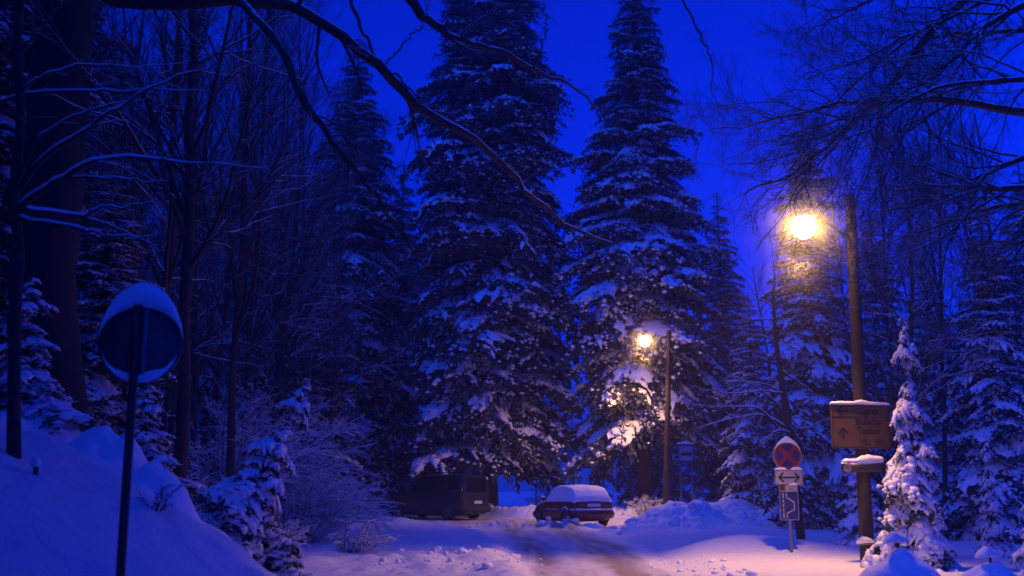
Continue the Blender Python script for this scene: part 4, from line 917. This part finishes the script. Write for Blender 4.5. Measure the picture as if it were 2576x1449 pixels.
# small heavily laden spruces near the camera
kl = lambda h: 'laden'
NS = spruce('small_spruce', 'young spruce drooping under thick snow in front of the yellow sign', at(2262, 18.2), 4.45, [(0, 1.75), (.1, 1.35), (.3, .85), (.5, .62), (.58, .25), (.66, .5), (.74, .12), (.80, .12), (.87, .5), (.93, .12), (1, .22)], .03, .33, 5, kl, .045, pitch=(-.5, -.22), inner=.25, lean=.02)
copy_tree(NS, at(2128, 25.5), 2.2, (.95, .95, .55), 'knee-high bushy spruce under snow just behind the near wooden pole')
copy_tree(NS, at(2540, 16.2), 1.2, .40, 'tiny snow-covered spruce at the right edge of the view')
copy_tree(NS, at(2445, 21), 3.9, .55, 'little snow-covered spruce right of the drooping young spruce')
copy_tree(NS, (-3.55, 12.6, gz(-3.55, 12.6) - .5), .5, (.95, .95, .60), 'snow-smothered bush bending over the bank beside the round sign back', tilt=(0, R(24)))
copy_tree(NS, (-3.0, 13.4, gz(-3.0, 13.4) - .3), 2.5, (.75, .75, .40), 'low snow-smothered bush at the foot of the bank', tilt=(0, R(20)))
copy_tree(DM, (-6.9, 17, gz(-6.9, 17) - .4), 2.7, (.62, .62, .45), 'dim snow-laden spruce behind the round sign back on the bank')
copy_tree(NS, (-6.0, 12.6, gz(-6.0, 12.6) - .3), 4.4, (1.2, 1.2, .5), 'snow-buried bush at the foot of the huge beech trunk')
copy_tree(NS, (-4.7, 13.2, gz(-4.7, 13.2) - .3), 5.2, (1.0, 1.0, .36), 'wide low snow-buried bush on the bank behind the sign post')

# far wood as one mass
fv = []; ff = []; fo = 0; gsn = []; gsf = []; so = 0
for k in range(60):
    d = rng.uniform(72, 120); X = rng.uniform(-300, 2900)
    if 1240 < X < 1490 or 900 < X < 1010: continue
    x, y, z = at(X, d); H = rng.uniform(6, 15) if X > 900 else rng.uniform(10, 17); Lm = H * .17; zc = H * .06
    while zc < H:
        L = Lm * (1 - zc / H) + .3
        for q in range(4):
            NV, NF, SV, SF = LIB['far'][rng.integers(4)]; az = rng.uniform(0, 6.283); Rm = np.array(Matrix.Rotation(az, 3, 'Z'))
            fv.append((NV * L) @ Rm.T + [x, y, z + zc]); ff.append(NF + fo); fo += len(NV)
            if len(SV): gsn.append((SV * L) @ Rm.T + [x, y, z + zc]); gsf.append(SF + so); so += len(SV)
        zc += H * .1
F = np.concatenate(ff); o = mk('forest', np.r_[np.concatenate(fv), np.concatenate(gsn)], [F] + tri_split(np.concatenate(gsf) + fo), 'needles', None, False)
o.data.materials.append(M['snow']); mi = np.zeros(len(o.data.polygons), np.int32); mi[len(F):] = 1; o.data.polygons.foreach_set('material_index', mi)
tag(o, 'dim far conifer wood closing the view behind the road', 'wood', kind='stuff')

# ------------------------------------------------------------------ shrubs and small things
def shrub(label, loc, h, w, n, lean, group=None):
    t = thing('shrub', label, 'shrub', loc, 0, group); st = []
    for k in range(n):
        a = rng.uniform(0, 6.283); r = rng.uniform(.05, 1) ** .6 * w; tip = np.array([math.cos(a) * r + lean[0] * h, math.sin(a) * r + lean[1] * h, h * rng.uniform(.35, 1.0) * (1 - .35 * (r / w) ** 2)]); b = np.array([math.cos(a) * r * .15, math.sin(a) * r * .15, -.1])
        m = b * .45 + tip * .55; m[2] += h * .18; st.append(resample([b, m, tip], 8) + np.cumsum(rng.normal(size=(8, 3)), 0) * .02)
    st = np.array(st); rd = np.repeat(np.linspace(.012, .005, 8)[None], n, 0); p2, r2 = children(st, rd, 7, .34, .7, 6, .7, t0=.25, grav=-.05, wob=.16, rmin=.005); p3, r3 = children(p2, r2, 4, .5, .7, 4, .8, grav=-.06, wob=.18, rmin=.004)
    g = G().add(*tubes(st, rd, 4)); g.add(*tubes(p2, r2, 3)); g.add(*tubes(p3, r3, 3)); g.build('twigs', 'frost', t)
    s = G(); s.add(*snow_on(p2, r2, .3, 2.0, 1.4, .9)); s.add(*snow_on(p3, r3, .3, 2.0, 1.4, .9)); s.add(*snow_on(st, rd, .3, 2.2, 1.6, .9)); s.build('snow_cover', 'snow', t)
    return t
shrub('tall dense frosted shrub on the left bank, left of the parked people carrier', at(710, 29), 4.1, 2.6, 95, (.15, 0))
shrub('wide frosted shrub nearest the road, its snowy twigs leaning over the verge', at(770, 26, -.1), 2.0, 1.8, 95, (.35, 0))
shrub('dark thin-stemmed shrub on the bank behind the smothered bush', at(600, 24), 3.6, 2.1, 75, (.1, 0))
shrub('low frosted shrub at the edge of the verge with curled snowy tips', at(895, 22, -.1), .75, .75, 40, (.5, 0))
shrub('small frosted shrub low on the bank', at(690, 20.5, -.15), .9, .8, 40, (.3, -.1))
shrub('dark frosted shrub beside the trunk of the narrow spruce behind the heaps', at(1610, 45), 1.2, .9, 35, (0, 0))
shrub('dark frosted shrub far behind the red car in the gap', at(1400, 56), 1.6, 2.2, 60, (0, 0))
shrub('few dry stems poking out of the smooth snow of the near bank', (*P(395, 1262, 9.7)[:2], gz(P(395, 1262, 9.7)[0], 9.7)), .28, .22, 7, (.3, 0))
# broken stem on the bank
b = np.array(at(640, 27)); t = thing('dead_stem', 'broken leaning dead stem with snow stuck to it, among the shrubs', 'dead tree', b)
tp = P(612, 1010, 26.5) - b
G().tube(resample([[0, 0, -.2], tp * .45 + [.1, 0, 0], tp], 10), np.linspace(.10, .03, 10), 8, wob=.1).build('stem', 'frost', t)
# snow-buried low bushes with caps of snow at the lower right
def snow_bush(label, loc, w, h, cap):
    t = thing('snow_buried_bush', label, 'bush', loc)
    u = np.linspace(0, 1, 22); a = np.linspace(0, 2 * np.pi, 44, endpoint=False); U, A_ = np.meshgrid(u, a, indexing='ij')
    x = U * np.cos(A_) * w; y = U * np.sin(A_) * w; z = h * (1 - U ** 2) ** (1.1 if cap else 1.6) * (1 + (.55 if cap else 1.5) * fbm(x * 2.6 + loc[0], y * 2.6, 81)) + .25 * h * fbm(x * 5 + 3, y * 5, 83) * (1 - U) - .08 * U
    z = z + ground_z(x + loc[0], y + loc[1]) - float(loc[2]) - .05 * U; V = np.stack([x, y, z], -1).reshape(-1, 3); k = np.arange(21)[:, None] * 44; i = np.arange(44)[None]; j = (i + 1) % 44
    if cap is None: U = U
    mk('snow_mound', V, [np.stack(np.broadcast_arrays(k + i, k + 44 + i, k + 44 + j, k + j), -1).reshape(-1, 4)], 'snow', t)
    if cap is None: return t
    zt = float(V[:44, 2].mean()); s = G().tube([(0, 0, zt - .1), (.01, 0, zt + cap[1])], .016, 7); s.build('stalk', 'bark', t)
    g = G(); ridge(g, [(-cap[0], 0, zt + cap[1] - .03), (-cap[0] * .2, .02, zt + cap[1]), (cap[0] * .4, 0, zt + cap[1] - .01), (cap[0], -.02, zt + cap[1] + .02)], [.008, .04, .075, .06, .05, .02, .006], .13, 10, .06); g.build('snow_cap', 'snow', t)
    return t
snow_bush('rounded snow-buried bush at the bottom right with a flat cap of snow on a stalk', (*P(2262, 1440, 13.2)[:2], gz(P(2262, 1440, 13.2)[0], 13.2)), .78, .60, (.16, .075))
snow_bush('snow-buried bush near the right edge, its tilted snow cap on a thin stalk', (*P(2495, 1470, 13.6)[:2], gz(P(2495, 1470, 13.6)[0], 13.6) - .05), .75, .40, (.17, .08))
for X, d, w, h, lb in ((290, 11.4, .85, .42, 'broad rounded snow-buried bush on the bank right behind the round sign back'), (400, 11.0, .6, .34, 'smaller snow-buried bush on the bank beside the sign post'), (120, 12.4, 1.0, .3, 'broad snow-buried bush on the bank below the huge beech trunk')):
    p = P(X, 1300, d); snow_bush(lb, (p[0], d, gz(p[0], d) - .08), w, h, None)
# snowed-in stump on the near bank
sx0 = P(78, 1290, 9.0); z_ = gz(sx0[0], 9.0); t = thing('stump', 'small snow-capped stump sticking out of the near left bank', 'stump', (sx0[0], 9.0, z_))
G().tube([(0, 0, -.15), (.01, 0, .04), (0, 0, .08)], [.03, .022, .018], 9, wob=.1).build('stub', 'bark', t); G().blob((0, 0, .10), (.045, .045, .045), 10, 6, .1).build('snow_cap', 'snow', t)

# ------------------------------------------------------------------ fine flakes added thickly around the lamps to form their halos
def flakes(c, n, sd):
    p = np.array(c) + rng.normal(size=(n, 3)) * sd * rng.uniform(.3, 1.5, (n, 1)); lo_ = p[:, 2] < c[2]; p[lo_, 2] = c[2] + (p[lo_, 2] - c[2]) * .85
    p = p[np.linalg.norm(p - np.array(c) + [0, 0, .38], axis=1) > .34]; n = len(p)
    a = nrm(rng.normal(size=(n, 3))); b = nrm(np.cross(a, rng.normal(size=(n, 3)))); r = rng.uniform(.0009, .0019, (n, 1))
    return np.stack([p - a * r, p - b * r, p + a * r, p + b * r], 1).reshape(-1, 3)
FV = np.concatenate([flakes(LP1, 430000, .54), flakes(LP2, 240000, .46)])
tag(mk('halo_flakes', FV, [np.arange(len(FV)).reshape(-1, 4)], 'snow', None, False), 'fine flakes added thickly around the two lamps to form their halos', 'halo_flakes', kind='stuff')

# ------------------------------------------------------------------ snowy night air
me = bpy.data.meshes.new('haze'); X0, X1, Y0, Y1, Z0, Z1 = -760, 760, -600, 800, -2.5, 60
me.from_pydata([(x, y, z) for x in (X0, X1) for y in (Y0, Y1) for z in (Z0, Z1)], [], [(0, 1, 3, 2), (4, 6, 7, 5), (0, 4, 5, 1), (2, 3, 7, 6), (0, 2, 6, 4), (1, 5, 7, 3)])
hm = bpy.data.materials.new('haze_air'); hm.use_nodes = True; hn = hm.node_tree; hn.nodes.clear()
ho = hn.nodes.new('ShaderNodeOutputMaterial'); pv = hn.nodes.new('ShaderNodeVolumePrincipled')
pv.inputs['Color'].default_value = (.9, .92, .95, 1); pv.inputs['Density'].default_value = .0017; pv.inputs['Anisotropy'].default_value = .6
hn.links.new(pv.outputs[0], ho.inputs['Volume']); me.materials.append(hm)
h = obj('haze', me); tag(h, 'thin snowy evening mist that glows around the lamps', 'mist', kind='stuff'); h.display_type = 'WIRE'
